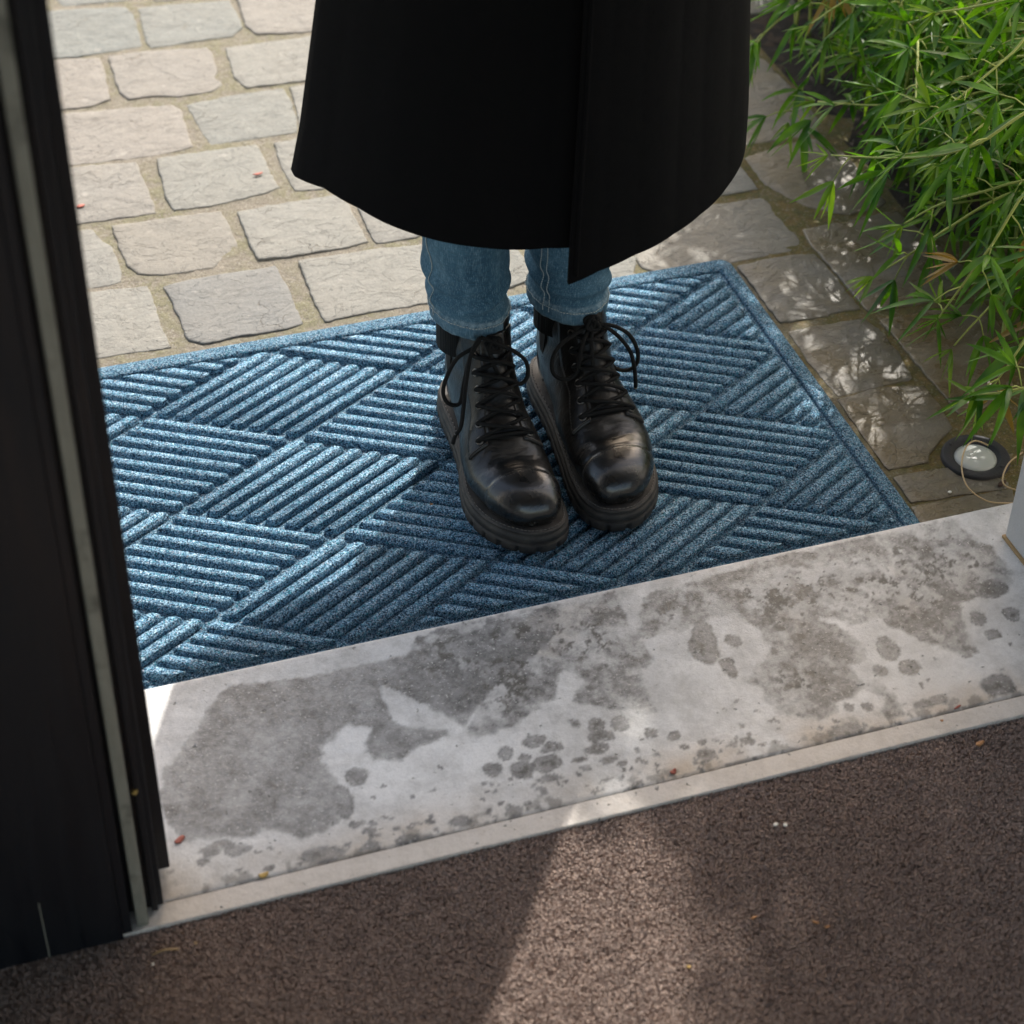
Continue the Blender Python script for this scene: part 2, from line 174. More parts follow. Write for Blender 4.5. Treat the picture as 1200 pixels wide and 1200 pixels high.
[(1.871,1.825,0.0),(1.865,1.893,0.153),(1.859,1.96,0.239),(1.851,2.043,0.257),(1.844,2.125,0.235)],
[(2.069,2.094,0.0),(2.122,2.004,0.06),(2.174,1.914,0.094),(2.238,1.804,0.117),(2.302,1.694,0.1)],
[(1.907,2.844,0.0),(1.798,2.843,0.101),(1.69,2.842,0.16),(1.557,2.841,0.182),(1.424,2.84,0.164)],
[(1.571,3.027,0.0),(1.601,3.088,0.178),(1.632,3.149,0.283),(1.669,3.223,0.284),(1.707,3.297,0.244)],
[(1.685,2.424,0.0),(1.642,2.384,0.216),(1.599,2.344,0.333),(1.547,2.295,0.38),(1.495,2.246,0.387)],
[(1.979,2.714,0.0),(2.045,2.655,0.072),(2.112,2.597,0.109),(2.193,2.525,0.126),(2.274,2.453,0.103)],
[(1.731,2.869,0.0),(1.806,2.871,0.093),(1.88,2.872,0.145),(1.971,2.875,0.17),(2.062,2.877,0.154)],
[(1.747,2.893,0.0),(1.833,2.862,0.051),(1.918,2.83,0.082),(2.023,2.792,0.111),(2.128,2.754,0.1)],
[(1.953,2.421,0.0),(1.999,2.427,0.199),(2.045,2.433,0.314),(2.102,2.441,0.334),(2.158,2.449,0.315)],
[(1.764,2.823,0.0),(1.713,2.893,0.043),(1.661,2.963,0.07),(1.599,3.048,0.105),(1.536,3.133,0.1)],
[(1.579,2.124,0.0),(1.588,2.195,0.07),(1.598,2.265,0.113),(1.609,2.352,0.133),(1.621,2.438,0.113)],
[(1.839,1.985,0.0),(1.901,1.941,0.115),(1.963,1.898,0.18),(2.038,1.845,0.174),(2.114,1.792,0.128)],
[(1.81,2.726,0.0),(1.741,2.788,0.119),(1.672,2.851,0.184),(1.587,2.928,0.187),(1.503,3.004,0.15)],
[(1.4,2.766,0.0),(1.393,2.823,0.111),(1.386,2.881,0.173),(1.378,2.951,0.202),(1.369,3.021,0.192)],
[(1.557,2.159,0.0),(1.497,2.235,0.082),(1.436,2.312,0.126),(1.362,2.405,0.153),(1.288,2.499,0.14)],
[(1.478,2.773,0.0),(1.577,2.742,0.039),(1.677,2.712,0.06),(1.798,2.675,0.1),(1.919,2.638,0.1)],
[(1.414,3.001,0.0),(1.483,3.002,0.113),(1.551,3.003,0.179),(1.635,3.004,0.203),(1.718,3.006,0.188)],
[(1.601,2.723,0.0),(1.656,2.771,0.114),(1.71,2.819,0.178),(1.776,2.878,0.177),(1.843,2.936,0.135)],
[(2.029,2.134,0.0),(2.086,2.07,0.151),(2.142,2.006,0.236),(2.212,1.927,0.23),(2.281,1.849,0.183)],
[(2.09,2.276,0.0),(2.02,2.363,0.064),(1.95,2.451,0.102),(1.865,2.559,0.121),(1.78,2.666,0.1)],
[(1.608,2.087,0.0),(1.574,2.022,0.202),(1.54,1.958,0.312),(1.499,1.879,0.321),(1.458,1.8,0.291)],
[(1.769,2.355,0.0),(1.827,2.404,0.099),(1.884,2.454,0.158),(1.954,2.514,0.15),(2.024,2.575,0.101)],
[(1.489,2.648,0.0),(1.432,2.556,0.037),(1.376,2.464,0.057),(1.306,2.351,0.098),(1.237,2.239,0.1)],
[(1.325,2.829,0.0),(1.371,2.827,0.078),(1.417,2.824,0.124),(1.472,2.821,0.143),(1.528,2.818,0.122)],
[(1.879,2.849,0.0),(1.809,2.892,0.106),(1.739,2.936,0.164),(1.653,2.989,0.185),(1.567,3.042,0.166)],
[(2.107,2.438,0.0),(2.058,2.52,0.149),(2.008,2.601,0.233),(1.948,2.7,0.236),(1.887,2.8,0.2)],
[(1.735,2.003,0.0),(1.669,2.001,0.084),(1.604,1.999,0.132),(1.524,1.996,0.136),(1.444,1.993,0.1)],
[(1.734,2.093,0.0),(1.742,2.152,0.223),(1.749,2.21,0.352),(1.757,2.282,0.323),(1.766,2.353,0.254)],
[(1.616,2.536,0.0),(1.537,2.482,0.102),(1.459,2.429,0.16),(1.363,2.364,0.172),(1.267,2.298,0.144)],
[(1.751,2.703,0.0),(1.701,2.647,0.134),(1.651,2.591,0.204),(1.59,2.523,0.211),(1.528,2.454,0.178)],
[(2.045,2.363,0.0),(2.049,2.285,0.137),(2.052,2.208,0.217),(2.057,2.114,0.206),(2.061,2.019,0.156)],
[(1.627,2.523,0.0),(1.613,2.631,0.155),(1.599,2.74,0.243),(1.582,2.873,0.227),(1.565,3.006,0.171)],
[(1.812,2.176,0.0),(1.84,2.24,0.164),(1.868,2.304,0.26),(1.903,2.382,0.27),(1.937,2.46,0.239)],
[(2.075,2.809,0.0),(2.099,2.899,0.083),(2.122,2.988,0.132),(2.151,3.098,0.147),(2.179,3.207,0.123)],
[(1.377,2.447,0.0),(1.469,2.461,0.163),(1.562,2.475,0.262),(1.676,2.492,0.256),(1.789,2.509,0.21)],
[(1.593,2.572,0.0),(1.526,2.575,0.154),(1.459,2.579,0.234),(1.378,2.583,0.287),(1.296,2.587,0.299)],
[(1.927,2.715,0.0),(2.022,2.739,0.206),(2.118,2.764,0.323),(2.234,2.793,0.303),(2.351,2.823,0.244)],
[(2.096,2.89,0.0),(2.145,2.806,0.145),(2.193,2.722,0.23),(2.253,2.62,0.245),(2.312,2.517,0.219)],
[(1.864,3.25,0.0),(1.942,3.247,0.149),(2.021,3.244,0.227),(2.116,3.24,0.256),(2.212,3.236,0.246)],
[(1.4,2.113,0.0),(1.453,2.169,0.045),(1.506,2.225,0.069),(1.571,2.293,0.105),(1.637,2.362,0.1)],
[(2.139,2.823,0.0),(2.147,2.923,0.036),(2.155,3.022,0.057),(2.165,3.144,0.098),(2.174,3.265,0.1)],
[(2.059,3.145,0.0),(1.993,3.055,0.132),(1.927,2.965,0.201),(1.847,2.855,0.215),(1.766,2.745,0.188)],
[(1.577,2.495,0.0),(1.64,2.476,0.202),(1.703,2.457,0.313),(1.78,2.433,0.326),(1.857,2.41,0.299)],
[(1.823,2.749,0.0),(1.892,2.759,0.059),(1.962,2.768,0.09),(2.046,2.779,0.115),(2.131,2.791,0.1)],
[(2.002,2.431,0.0),(1.956,2.41,0.202),(1.91,2.389,0.313),(1.854,2.363,0.335),(1.797,2.337,0.317)],
[(1.863,1.697,0.0),(1.78,1.767,0.165),(1.697,1.836,0.257),(1.596,1.921,0.242),(1.495,2.006,0.186)],
[(1.987,2.617,0.0),(1.971,2.558,0.044),(1.956,2.499,0.068),(1.937,2.427,0.104),(1.918,2.356,0.1)],
[(2.015,2.431,0.0),(1.966,2.474,0.252),(1.917,2.516,0.405),(1.857,2.569,0.373),(1.797,2.621,0.301)],
[(1.987,3.19,0.0),(1.994,3.239,0.099),(2.002,3.289,0.159),(2.01,3.349,0.17),(2.019,3.41,0.14)],
[(1.495,1.908,0.0),(1.483,1.829,0.095),(1.47,1.75,0.148),(1.455,1.653,0.155),(1.44,1.557,0.122)],
[(1.747,2.883,0.0),(1.704,2.902,0.196),(1.661,2.922,0.301),(1.608,2.945,0.291),(1.556,2.969,0.241)],
[(1.789,2.223,0.0),(1.808,2.16,0.156),(1.828,2.098,0.244),(1.852,2.021,0.254),(1.875,1.945,0.224)],
[(1.623,3.211,0.0),(1.714,3.174,0.22),(1.806,3.137,0.347),(1.917,3.091,0.358),(2.029,3.046,0.329)],
[(1.176,1.658,0.0),(1.209,1.719,0.085),(1.241,1.78,0.136),(1.281,1.854,0.149),(1.321,1.929,0.122)],
[(1.851,1.988,0.0),(1.794,1.992,0.144),(1.736,1.996,0.222),(1.666,2.001,0.247),(1.596,2.006,0.232)],
[(2.039,2.645,0.0),(2.053,2.697,0.206),(2.066,2.75,0.326),(2.083,2.814,0.312),(2.099,2.879,0.257)],
[(1.472,2.066,0.0),(1.526,1.968,0.146),(1.58,1.871,0.229),(1.645,1.753,0.236),(1.711,1.634,0.203)],
[(1.412,1.747,0.0),(1.347,1.694,0.13),(1.282,1.641,0.205),(1.202,1.575,0.235),(1.122,1.51,0.225)],
[(1.676,2.878,0.0),(1.757,2.903,0.137),(1.838,2.928,0.21),(1.937,2.958,0.212),(2.036,2.988,0.174)],
[(1.91,1.982,0.0),(1.955,2.062,0.091),(2.0,2.142,0.144),(2.055,2.24,0.142),(2.111,2.338,0.1)],
[(1.738,3.274,0.0),(1.726,3.18,0.116),(1.713,3.087,0.18),(1.697,2.973,0.201),(1.682,2.858,0.182)],
[(1.38,2.541,0.0),(1.463,2.608,0.128),(1.547,2.674,0.202),(1.648,2.756,0.21),(1.75,2.837,0.177)],
[(1.837,2.722,0.0),(1.936,2.716,0.106),(2.036,2.71,0.168),(2.159,2.703,0.171),(2.281,2.695,0.133)],
[(1.957,2.516,0.0),(1.896,2.542,0.186),(1.834,2.569,0.299),(1.759,2.601,0.298),(1.683,2.634,0.257)],
[(1.489,2.275,0.0),(1.425,2.21,0.04),(1.36,2.146,0.061),(1.281,2.067,0.1),(1.202,1.989,0.1)],
[(1.341,3.216,0.0),(1.437,3.215,0.077),(1.533,3.214,0.12),(1.65,3.213,0.13),(1.767,3.212,0.1)],
[(2.133,1.943,0.0),(2.046,2.001,0.179),(1.96,2.06,0.285),(1.854,2.132,0.271),(1.748,2.204,0.216)],
[(1.78,1.701,0.0),(1.71,1.7,0.078),(1.64,1.699,0.119),(1.554,1.699,0.141),(1.468,1.698,0.124)],
[(1.71,2.755,0.0),(1.744,2.678,0.142),(1.779,2.601,0.225),(1.821,2.507,0.247),(1.863,2.413,0.23)],
[(1.788,2.567,0.0),(1.765,2.613,0.062),(1.743,2.659,0.099),(1.715,2.716,0.12),(1.687,2.772,0.1)],
[(1.759,3.058,0.0),(1.78,3.125,0.061),(1.801,3.192,0.096),(1.827,3.274,0.118),(1.853,3.356,0.1)],
[(1.62,2.075,0.0),(1.691,1.993,0.138),(1.762,1.912,0.222),(1.849,1.812,0.208),(1.936,1.713,0.153)],
[(1.327,1.951,0.0),(1.336,2.021,0.093),(1.345,2.092,0.143),(1.356,2.178,0.168),(1.367,2.264,0.153)],
[(1.744,1.963,0.0),(1.73,1.882,0.111),(1.715,1.802,0.169),(1.697,1.704,0.208),(1.679,1.605,0.207)],
[(1.412,2.196,0.0),(1.36,2.155,0.203),(1.308,2.114,0.324),(1.244,2.064,0.308),(1.18,2.013,0.252)],
[(2.126,2.789,0.0),(2.097,2.721,0.066),(2.067,2.653,0.102),(2.031,2.57,0.121),(1.994,2.487,0.1)],
[(1.589,1.746,0.0),(1.65,1.755,0.194),(1.712,1.763,0.311),(1.787,1.774,0.29),(1.862,1.785,0.228)],
[(1.907,2.238,0.0),(1.838,2.3,0.114),(1.769,2.362,0.177),(1.685,2.437,0.174),(1.6,2.513,0.132)],
[(1.567,2.242,0.0),(1.607,2.265,0.132),(1.646,2.287,0.213),(1.694,2.315,0.23),(1.742,2.342,0.206)],
[(1.839,2.773,0.0),(1.928,2.841,0.192),(2.018,2.909,0.302),(2.128,2.991,0.306),(2.238,3.074,0.271)],
[(1.702,2.625,0.0),(1.734,2.541,0.147),(1.765,2.457,0.237),(1.804,2.354,0.255),(1.843,2.252,0.232)],
[(1.4,1.834,0.0),(1.341,1.759,0.061),(1.282,1.684,0.097),(1.21,1.593,0.118),(1.138,1.502,0.1)],
[(1.361,2.591,0.0),(1.346,2.65,0.066),(1.331,2.709,0.103),(1.313,2.781,0.121),(1.294,2.852,0.1)],
[(1.647,1.952,0.0),(1.742,1.916,0.153),(1.837,1.88,0.236),(1.953,1.837,0.245),(2.069,1.793,0.213)],
[(1.712,2.741,0.0),(1.709,2.679,0.228),(1.707,2.618,0.361),(1.704,2.542,0.33),(1.701,2.467,0.258)],
[(1.41,2.445,0.0),(1.468,2.427,0.051),(1.527,2.408,0.078),(1.598,2.386,0.11),(1.669,2.363,0.101)],
[(1.293,2.861,0.0),(1.333,2.819,0.129),(1.373,2.777,0.198),(1.422,2.726,0.242),(1.471,2.674,0.246)],
[(1.857,2.286,0.0),(1.772,2.287,0.196),(1.686,2.288,0.299),(1.582,2.29,0.335),(1.478,2.291,0.331)],
[(1.592,2.805,0.0),(1.563,2.763,0.23),(1.533,2.722,0.363),(1.498,2.67,0.395),(1.462,2.619,0.386)],
[(1.578,2.398,0.0),(1.568,2.302,0.177),(1.557,2.206,0.277),(1.544,2.089,0.303),(1.532,1.971,0.288)],
[(1.616,2.541,0.0),(1.561,2.609,0.22),(1.505,2.676,0.352),(1.437,2.759,0.325),(1.369,2.842,0.259)],
[(1.542,1.927,0.0),(1.514,2.006,0.073),(1.487,2.085,0.115),(1.453,2.182,0.14),(1.42,2.279,0.126)],
[(1.824,3.275,0.0),(1.862,3.203,0.145),(1.9,3.131,0.228),(1.946,3.042,0.226),(1.992,2.954,0.184)],
[(1.931,2.272,0.0),(1.902,2.33,0.063),(1.873,2.388,0.097),(1.837,2.459,0.119),(1.801,2.53,0.1)],
[(1.842,2.881,0.0),(1.87,2.973,0.1),(1.898,3.065,0.156),(1.932,3.177,0.159),(1.967,3.288,0.122)],
[(1.558,1.689,0.0),(1.467,1.717,0.054),(1.377,1.745,0.086),(1.267,1.779,0.113),(1.157,1.813,0.1)],
[(1.658,2.878,0.0),(1.657,2.933,0.183),(1.656,2.987,0.28),(1.656,3.055,0.281),(1.655,3.122,0.243)],
[(2.093,3.111,0.0),(2.032,3.112,0.069),(1.97,3.113,0.106),(1.895,3.115,0.125),(1.82,3.116,0.104)],
[(2.075,2.579,0.0),(2.032,2.645,0.123),(1.989,2.71,0.188),(1.937,2.79,0.233),(1.885,2.87,0.237)],
[(1.376,3.059,0.0),(1.458,3.111,0.189),(1.541,3.163,0.299),(1.643,3.226,0.32),(1.744,3.29,0.301)],
[(1.682,1.988,0.0),(1.731,1.892,0.144),(1.78,1.797,0.228),(1.84,1.68,0.211),(1.899,1.563,0.154)],
[(1.776,2.447,0.0),(1.86,2.423,0.172),(1.945,2.399,0.276),(2.047,2.37,0.27),(2.15,2.341,0.225)],
[(1.932,2.839,0.0),(1.944,2.896,0.124),(1.955,2.953,0.191),(1.969,3.023,0.2),(1.983,3.093,0.168)],
[(2.1,2.008,0.0),(2.06,2.101,0.107),(2.02,2.194,0.165),(1.97,2.307,0.166),(1.921,2.421,0.127)],
[(1.523,2.08,0.0),(1.484,2.094,0.071),(1.445,2.109,0.115),(1.386,2.13,0.131),(1.328,2.152,0.117)],
[(1.591,2.148,0.0),(1.552,2.137,0.053),(1.512,2.126,0.085),(1.454,2.11,0.093),(1.395,2.094,0.071)],
[(1.545,2.228,0.0),(1.513,2.212,0.098),(1.482,2.195,0.158),(1.435,2.171,0.186),(1.388,2.146,0.184)],
[(1.678,2.128,0.0),(1.638,2.151,0.066),(1.599,2.175,0.107),(1.54,2.21,0.12),(1.48,2.246,0.103)],
[(1.373,1.858,0.0),(1.353,1.87,0.103),(1.334,1.882,0.166),(1.305,1.899,0.166),(1.277,1.917,0.136)],
[(1.288,1.728,0.0),(1.277,1.746,0.165),(1.267,1.764,0.267),(1.251,1.791,0.246),(1.235,1.818,0.195)],
[(1.403,2.301,0.0),(1.382,2.312,0.081),(1.36,2.323,0.131),(1.328,2.34,0.154),(1.295,2.356,0.146)],
[(1.372,2.039,0.0),(1.365,1.997,0.075),(1.357,1.956,0.122),(1.345,1.893,0.133),(1.333,1.831,0.114)],
[(1.363,1.866,0.0),(1.312,1.843,0.132),(1.262,1.821,0.214),(1.187,1.787,0.223),(1.111,1.753,0.202)],
[(1.605,1.892,0.0),(1.576,1.924,0.084),(1.546,1.957,0.136),(1.502,2.006,0.137),(1.458,2.055,0.109)],
[(1.394,1.871,0.0),(1.386,1.903,0.163),(1.378,1.935,0.265),(1.365,1.983,0.273),(1.353,2.031,0.25)],
[(1.384,1.845,0.0),(1.354,1.821,0.099),(1.324,1.798,0.161),(1.28,1.762,0.174),(1.235,1.726,0.157)],
[(1.298,1.871,0.0),(1.278,1.87,0.067),(1.257,1.869,0.109),(1.226,1.867,0.119),(1.196,1.865,0.1)],
[(1.49,1.913,0.0),(1.452,1.904,0.145),(1.415,1.894,0.234),(1.359,1.881,0.26),(1.303,1.867,0.256)],
[(1.44,2.114,0.0),(1.418,2.074,0.133),(1.396,2.033,0.215),(1.362,1.972,0.215),(1.329,1.911,0.185)],
[(1.563,2.015,0.0),(1.526,2.05,0.107),(1.489,2.085,0.173),(1.433,2.138,0.185),(1.377,2.191,0.166)],
[(1.493,1.851,0.0),(1.455,1.883,0.159),(1.418,1.914,0.257),(1.363,1.961,0.236),(1.307,2.009,0.186)],
[(1.526,2.205,0.0),(1.509,2.174,0.111),(1.492,2.143,0.18),(1.466,2.096,0.203),(1.441,2.05,0.197)],
[(1.562,1.792,0.0),(1.531,1.827,0.086),(1.5,1.861,0.14),(1.455,1.914,0.143),(1.409,1.966,0.116)],
[(1.398,1.477,0.0),(1.35,1.488,0.097),(1.301,1.498,0.157),(1.228,1.513,0.167),(1.155,1.529,0.146)],
[(1.284,2.083,0.0),(1.251,2.088,0.142),(1.217,2.094,0.23),(1.167,2.103,0.227),(1.117,2.111,0.194)],
[(1.239,2.017,0.0),(1.223,2.002,0.092),(1.208,1.986,0.15),(1.185,1.963,0.174),(1.162,1.939,0.168)],
[(1.454,1.799,0.0),(1.439,1.825,0.12),(1.423,1.851,0.195),(1.399,1.89,0.223),(1.376,1.929,0.221)],
[(1.531,2.321,0.0),(1.509,2.325,0.092),(1.487,2.33,0.149),(1.454,2.336,0.155),(1.421,2.343,0.131)],
[(1.431,2.141,0.0),(1.417,2.177,0.068),(1.404,2.212,0.11),(1.383,2.264,0.129),(1.363,2.317,0.118)],
[(1.652,2.234,0.0),(1.627,2.229,0.135),(1.603,2.225,0.219),(1.566,2.218,0.206),(1.529,2.211,0.162)],
[(1.32,1.877,0.0),(1.294,1.88,0.116),(1.269,1.883,0.187),(1.231,1.888,0.198),(1.193,1.893,0.179)],
[(1.229,2.055,0.0),(1.205,2.008,0.148),(1.18,1.961,0.24),(1.143,1.89,0.257),(1.107,1.82,0.243)],
[(1.511,2.236,0.0),(1.484,2.25,0.118),(1.458,2.264,0.192),(1.418,2.284,0.188),(1.378,2.304,0.154)],
[(1.483,2.161,0.0),(1.472,2.128,0.156),(1.46,2.095,0.253),(1.443,2.045,0.233),(1.426,1.996,0.183)],
[(1.371,1.942,0.0),(1.344,1.972,0.057),(1.318,2.002,0.093),(1.278,2.048,0.114),(1.239,2.093,0.106)],
[(1.555,1.832,0.0),(1.51,1.842,0.073),(1.465,1.852,0.119),(1.398,1.867,0.126),(1.33,1.882,0.103)],
[(1.345,1.506,0.0),(1.299,1.519,0.141),(1.253,1.532,0.227),(1.184,1.551,0.212),(1.115,1.57,0.167)],
[(1.423,2.068,0.0),(1.389,2.031,0.074),(1.355,1.994,0.12),(1.304,1.939,0.138),(1.253,1.883,0.126)],
[(1.41,2.158,0.0),(1.385,2.16,0.093),(1.36,2.162,0.15),(1.323,2.165,0.17),(1.285,2.169,0.16)],
[(1.521,1.881,0.0),(1.51,1.936,0.062),(1.5,1.99,0.1),(1.484,2.073,0.107),(1.468,2.155,0.083)],
[(1.489,2.15,0.0),(1.451,2.141,0.082),(1.413,2.132,0.133),(1.355,2.118,0.153),(1.298,2.104,0.143)],
[(1.434,1.662,0.0),(1.391,1.661,0.075),(1.349,1.66,0.122),(1.286,1.658,0.134),(1.223,1.656,0.117)],
[(1.311,1.513,0.0),(1.275,1.51,0.118),(1.239,1.507,0.192),(1.186,1.502,0.188),(1.132,1.497,0.154)],
[(1.43,1.893,0.0),(1.416,1.945,0.063),(1.402,1.998,0.101),(1.381,2.076,0.115),(1.36,2.155,0.099)],
[(1.391,2.088,0.0),(1.349,2.054,0.153),(1.306,2.02,0.248),(1.243,1.97,0.241),(1.179,1.919,0.205)],
[(1.237,2.038,0.0),(1.236,2.017,0.149),(1.236,1.996,0.242),(1.235,1.964,0.259),(1.233,1.932,0.246)],
[(1.42,1.92,0.0),(1.394,1.938,0.163),(1.367,1.957,0.264),(1.328,1.985,0.295),(1.288,2.013,0.296)],
[(1.502,2.263,0.0),(1.473,2.304,0.083),(1.443,2.346,0.134),(1.399,2.408,0.131),(1.355,2.471,0.099)],
[(1.348,1.899,0.0),(1.326,1.865,0.165),(1.303,1.831,0.266),(1.269,1.78,0.254),(1.235,1.729,0.212)],
[(1.39,1.954,0.0),(1.347,1.938,0.111),(1.305,1.923,0.18),(1.241,1.9,0.172),(1.178,1.877,0.135)],
[(1.591,2.159,0.0),(1.573,2.205,0.053),(1.555,2.251,0.086),(1.529,2.32,0.102),(1.502,2.389,0.088)],
[(1.255,1.568,0.0),(1.241,1.621,0.094),(1.226,1.674,0.152),(1.204,1.754,0.172),(1.182,1.834,0.162)],
[(1.411,1.895,0.0),(1.368,1.928,0.077),(1.326,1.962,0.125),(1.262,2.012,0.149),(1.198,2.061,0.144)],
[(1.465,2.071,0.0),(1.431,2.111,0.139),(1.398,2.151,0.226),(1.347,2.21,0.214),(1.296,2.27,0.172)],
[(1.348,2.053,0.0),(1.329,2.001,0.084),(1.31,1.948,0.137),(1.281,1.869,0.158),(1.252,1.791,0.15)],
[(1.26,1.61,0.0),(1.238,1.62,0.076),(1.216,1.631,0.123),(1.182,1.648,0.127),(1.149,1.664,0.101)],
[(1.455,2.199,0.0),(1.418,2.197,0.071),(1.381,2.196,0.116),(1.325,2.194,0.139),(1.269,2.192,0.133)],
[(1.501,2.041,0.0),(1.456,2.052,0.096),(1.412,2.063,0.156),(1.346,2.079,0.154),(1.279,2.095,0.123)],
[(1.378,2.128,0.0),(1.363,2.093,0.129),(1.348,2.058,0.208),(1.325,2.005,0.239),(1.302,1.952,0.239)],
[(1.645,2.25,0.0),(1.609,2.225,0.071),(1.574,2.201,0.114),(1.52,2.165,0.139),(1.467,2.129,0.134)],
[(1.364,2.014,0.0),(1.357,2.044,0.113),(1.349,2.075,0.183),(1.338,2.121,0.191),(1.328,2.166,0.17)],
[(1.407,1.776,0.0),(1.397,1.818,0.093),(1.388,1.86,0.151),(1.375,1.924,0.148),(1.361,1.987,0.115)],
[(1.384,2.043,0.0),(1.36,2.018,0.066),(1.336,1.993,0.107),(1.299,1.955,0.122),(1.263,1.917,0.107)],
[(1.266,1.601,0.0),(1.249,1.62,0.065),(1.232,1.64,0.105),(1.206,1.67,0.128),(1.18,1.7,0.12)],
[(1.362,2.567,0.0),(1.368,2.538,0.23),(1.374,2.508,0.459),(1.389,2.439,0.612),(1.403,2.37,0.765)],
[(1.359,2.52,0.0),(1.347,2.52,0.124),(1.334,2.52,0.249),(1.304,2.52,0.331),(1.275,2.52,0.414)],
[(1.417,2.603,0.0),(1.422,2.619,0.306),(1.427,2.635,0.611),(1.439,2.673,0.815),(1.45,2.71,1.019)],
[(1.382,2.656,0.0),(1.365,2.646,0.161),(1.348,2.637,0.321),(1.309,2.615,0.428),(1.271,2.594,0.536)],
[(1.527,2.86,0.0),(1.519,2.875,0.294),(1.512,2.891,0.588),(1.494,2.928,0.783),(1.476,2.964,0.979)],
[(1.305,2.411,0.0),(1.322,2.414,0.234),(1.338,2.418,0.468),(1.377,2.426,0.624),(1.415,2.435,0.78)],
[(1.243,2.397,0.0),(1.24,2.369,0.275),(1.237,2.341,0.551),(1.231,2.275,0.734),(1.225,2.209,0.918)],
[(1.489,2.676,0.0),(1.508,2.677,0.169),(1.527,2.678,0.338),(1.571,2.679,0.451),(1.615,2.681,0.564)],
[(1.278,2.416,0.0),(1.265,2.416,0.153),(1.252,2.416,0.305),(1.222,2.416,0.407),(1.193,2.417,0.509)],
[(1.419,2.677,0.0),(1.417,2.647,0.26),(1.414,2.617,0.521),(1.409,2.547,0.694),(1.404,2.477,0.868)],
[(1.414,2.555,0.0),(1.401,2.531,0.143),(1.389,2.507,0.287),(1.359,2.45,0.382),(1.33,2.394,0.478)],
[(1.277,2.606,0.0),(1.285,2.575,0.143),(1.292,2.544,0.287),(1.31,2.473,0.382),(1.328,2.401,0.478)],
[(1.446,2.697,0.0),(1.431,2.685,0.145),(1.416,2.674,0.289),(1.38,2.647,0.386),(1.345,2.621,0.482)],
[(1.416,2.724,0.0),(1.427,2.742,0.309),(1.438,2.76,0.618),(1.464,2.802,0.824),(1.489,2.843,1.03)],
[(1.656,2.901,0.0),(1.679,2.896,0.206),(1.701,2.892,0.412),(1.754,2.882,0.549),(1.806,2.872,0.686)],
[(1.345,2.683,0.0),(1.369,2.679,0.205),(1.393,2.676,0.411),(1.449,2.667,0.548),(1.505,2.658,0.685)],
[(1.532,2.844,0.0),(1.547,2.838,0.312),(1.561,2.832,0.625),(1.595,2.819,0.833),(1.629,2.805,1.041)],
[(1.237,2.285,0.0),(1.229,2.297,0.22),(1.221,2.309,0.44),(1.202,2.337,0.587),(1.183,2.365,0.734)],
[(1.292,2.622,0.0),(1.31,2.611,0.146),(1.328,2.6,0.292),(1.369,2.574,0.39),(1.41,2.549,0.487)],
[(1.455,2.678,0.0),(1.451,2.65,0.189),(1.448,2.622,0.377),(1.439,2.557,0.503),(1.43,2.491,0.629)],
[(1.308,2.638,0.0),(1.317,2.647,0.207),(1.325,2.656,0.415),(1.346,2.677,0.553),(1.366,2.698,0.691)],
[(1.34,2.682,0.0),(1.362,2.706,0.214),(1.384,2.73,0.429),(1.435,2.787,0.572),(1.486,2.844,0.715)],
[(1.352,2.52,0.0),(1.351,2.505,0.307),(1.35,2.491,0.613),(1.347,2.458,0.818),(1.345,2.424,1.022)],
[(1.31,2.631,0.0),(1.303,2.612,0.2),(1.296,2.593,0.4),(1.281,2.55,0.533),(1.265,2.506,0.667)],
[(1.243,2.404,0.0),(1.247,2.383,0.136),(1.252,2.363,0.272),(1.263,2.316,0.363),(1.274,2.269,0.454)],
[(1.41,2.664,0.0),(1.416,2.693,0.126),(1.421,2.722,0.251),(1.434,2.79,0.335),(1.446,2.858,0.419)],
[(1.394,2.509,0.0),(1.4,2.483,0.222),(1.406,2.457,0.444),(1.42,2.396,0.592),(1.435,2.335,0.74)],
[(1.542,2.835,0.0),(1.574,2.836,0.123),(1.606,2.836,0.247),(1.682,2.838,0.329),(1.757,2.84,0.411)],
[(1.32,2.669,0.0),(1.307,2.657,0.165),(1.293,2.645,0.33),(1.261,2.616,0.44),(1.229,2.588,0.55)],
[(1.299,2.361,0.0),(1.29,2.371,0.213),(1.28,2.382,0.425),(1.258,2.407,0.567),(1.236,2.432,0.709)],
]
LACE_A1 = [(0.5222, 1.61, 0.1811), (0.5147, 1.605, 0.1746), (0.4953, 1.602, 0.1667), (0.4837, 1.6, 0.1486), (0.4789, 1.599, 0.1294), (0.4841, 1.598, 0.1144), (0.4962, 1.598, 0.1117), (0.5003, 1.597, 0.1366), (0.5073, 1.602, 0.1602), (0.5174, 1.61, 0.1731)]
LACE_A2 = [(0.5197, 1.607, 0.1829), (0.5088, 1.6, 0.169), (0.5016, 1.594, 0.1385), (0.4971, 1.588, 0.1122), (0.4924, 1.582, 0.0937), (0.4862, 1.58, 0.0858), (0.483, 1.579, 0.0765)]
LACE_A3 = [(0.5222, 1.61, 0.1811), (0.5359, 1.606, 0.1745), (0.5546, 1.602, 0.163), (0.5675, 1.6, 0.1486), (0.5691, 1.597, 0.132), (0.5608, 1.595, 0.1247), (0.5462, 1.595, 0.1306), (0.5359, 1.598, 0.1438), (0.531, 1.604, 0.1615), (0.5273, 1.61, 0.1736)]
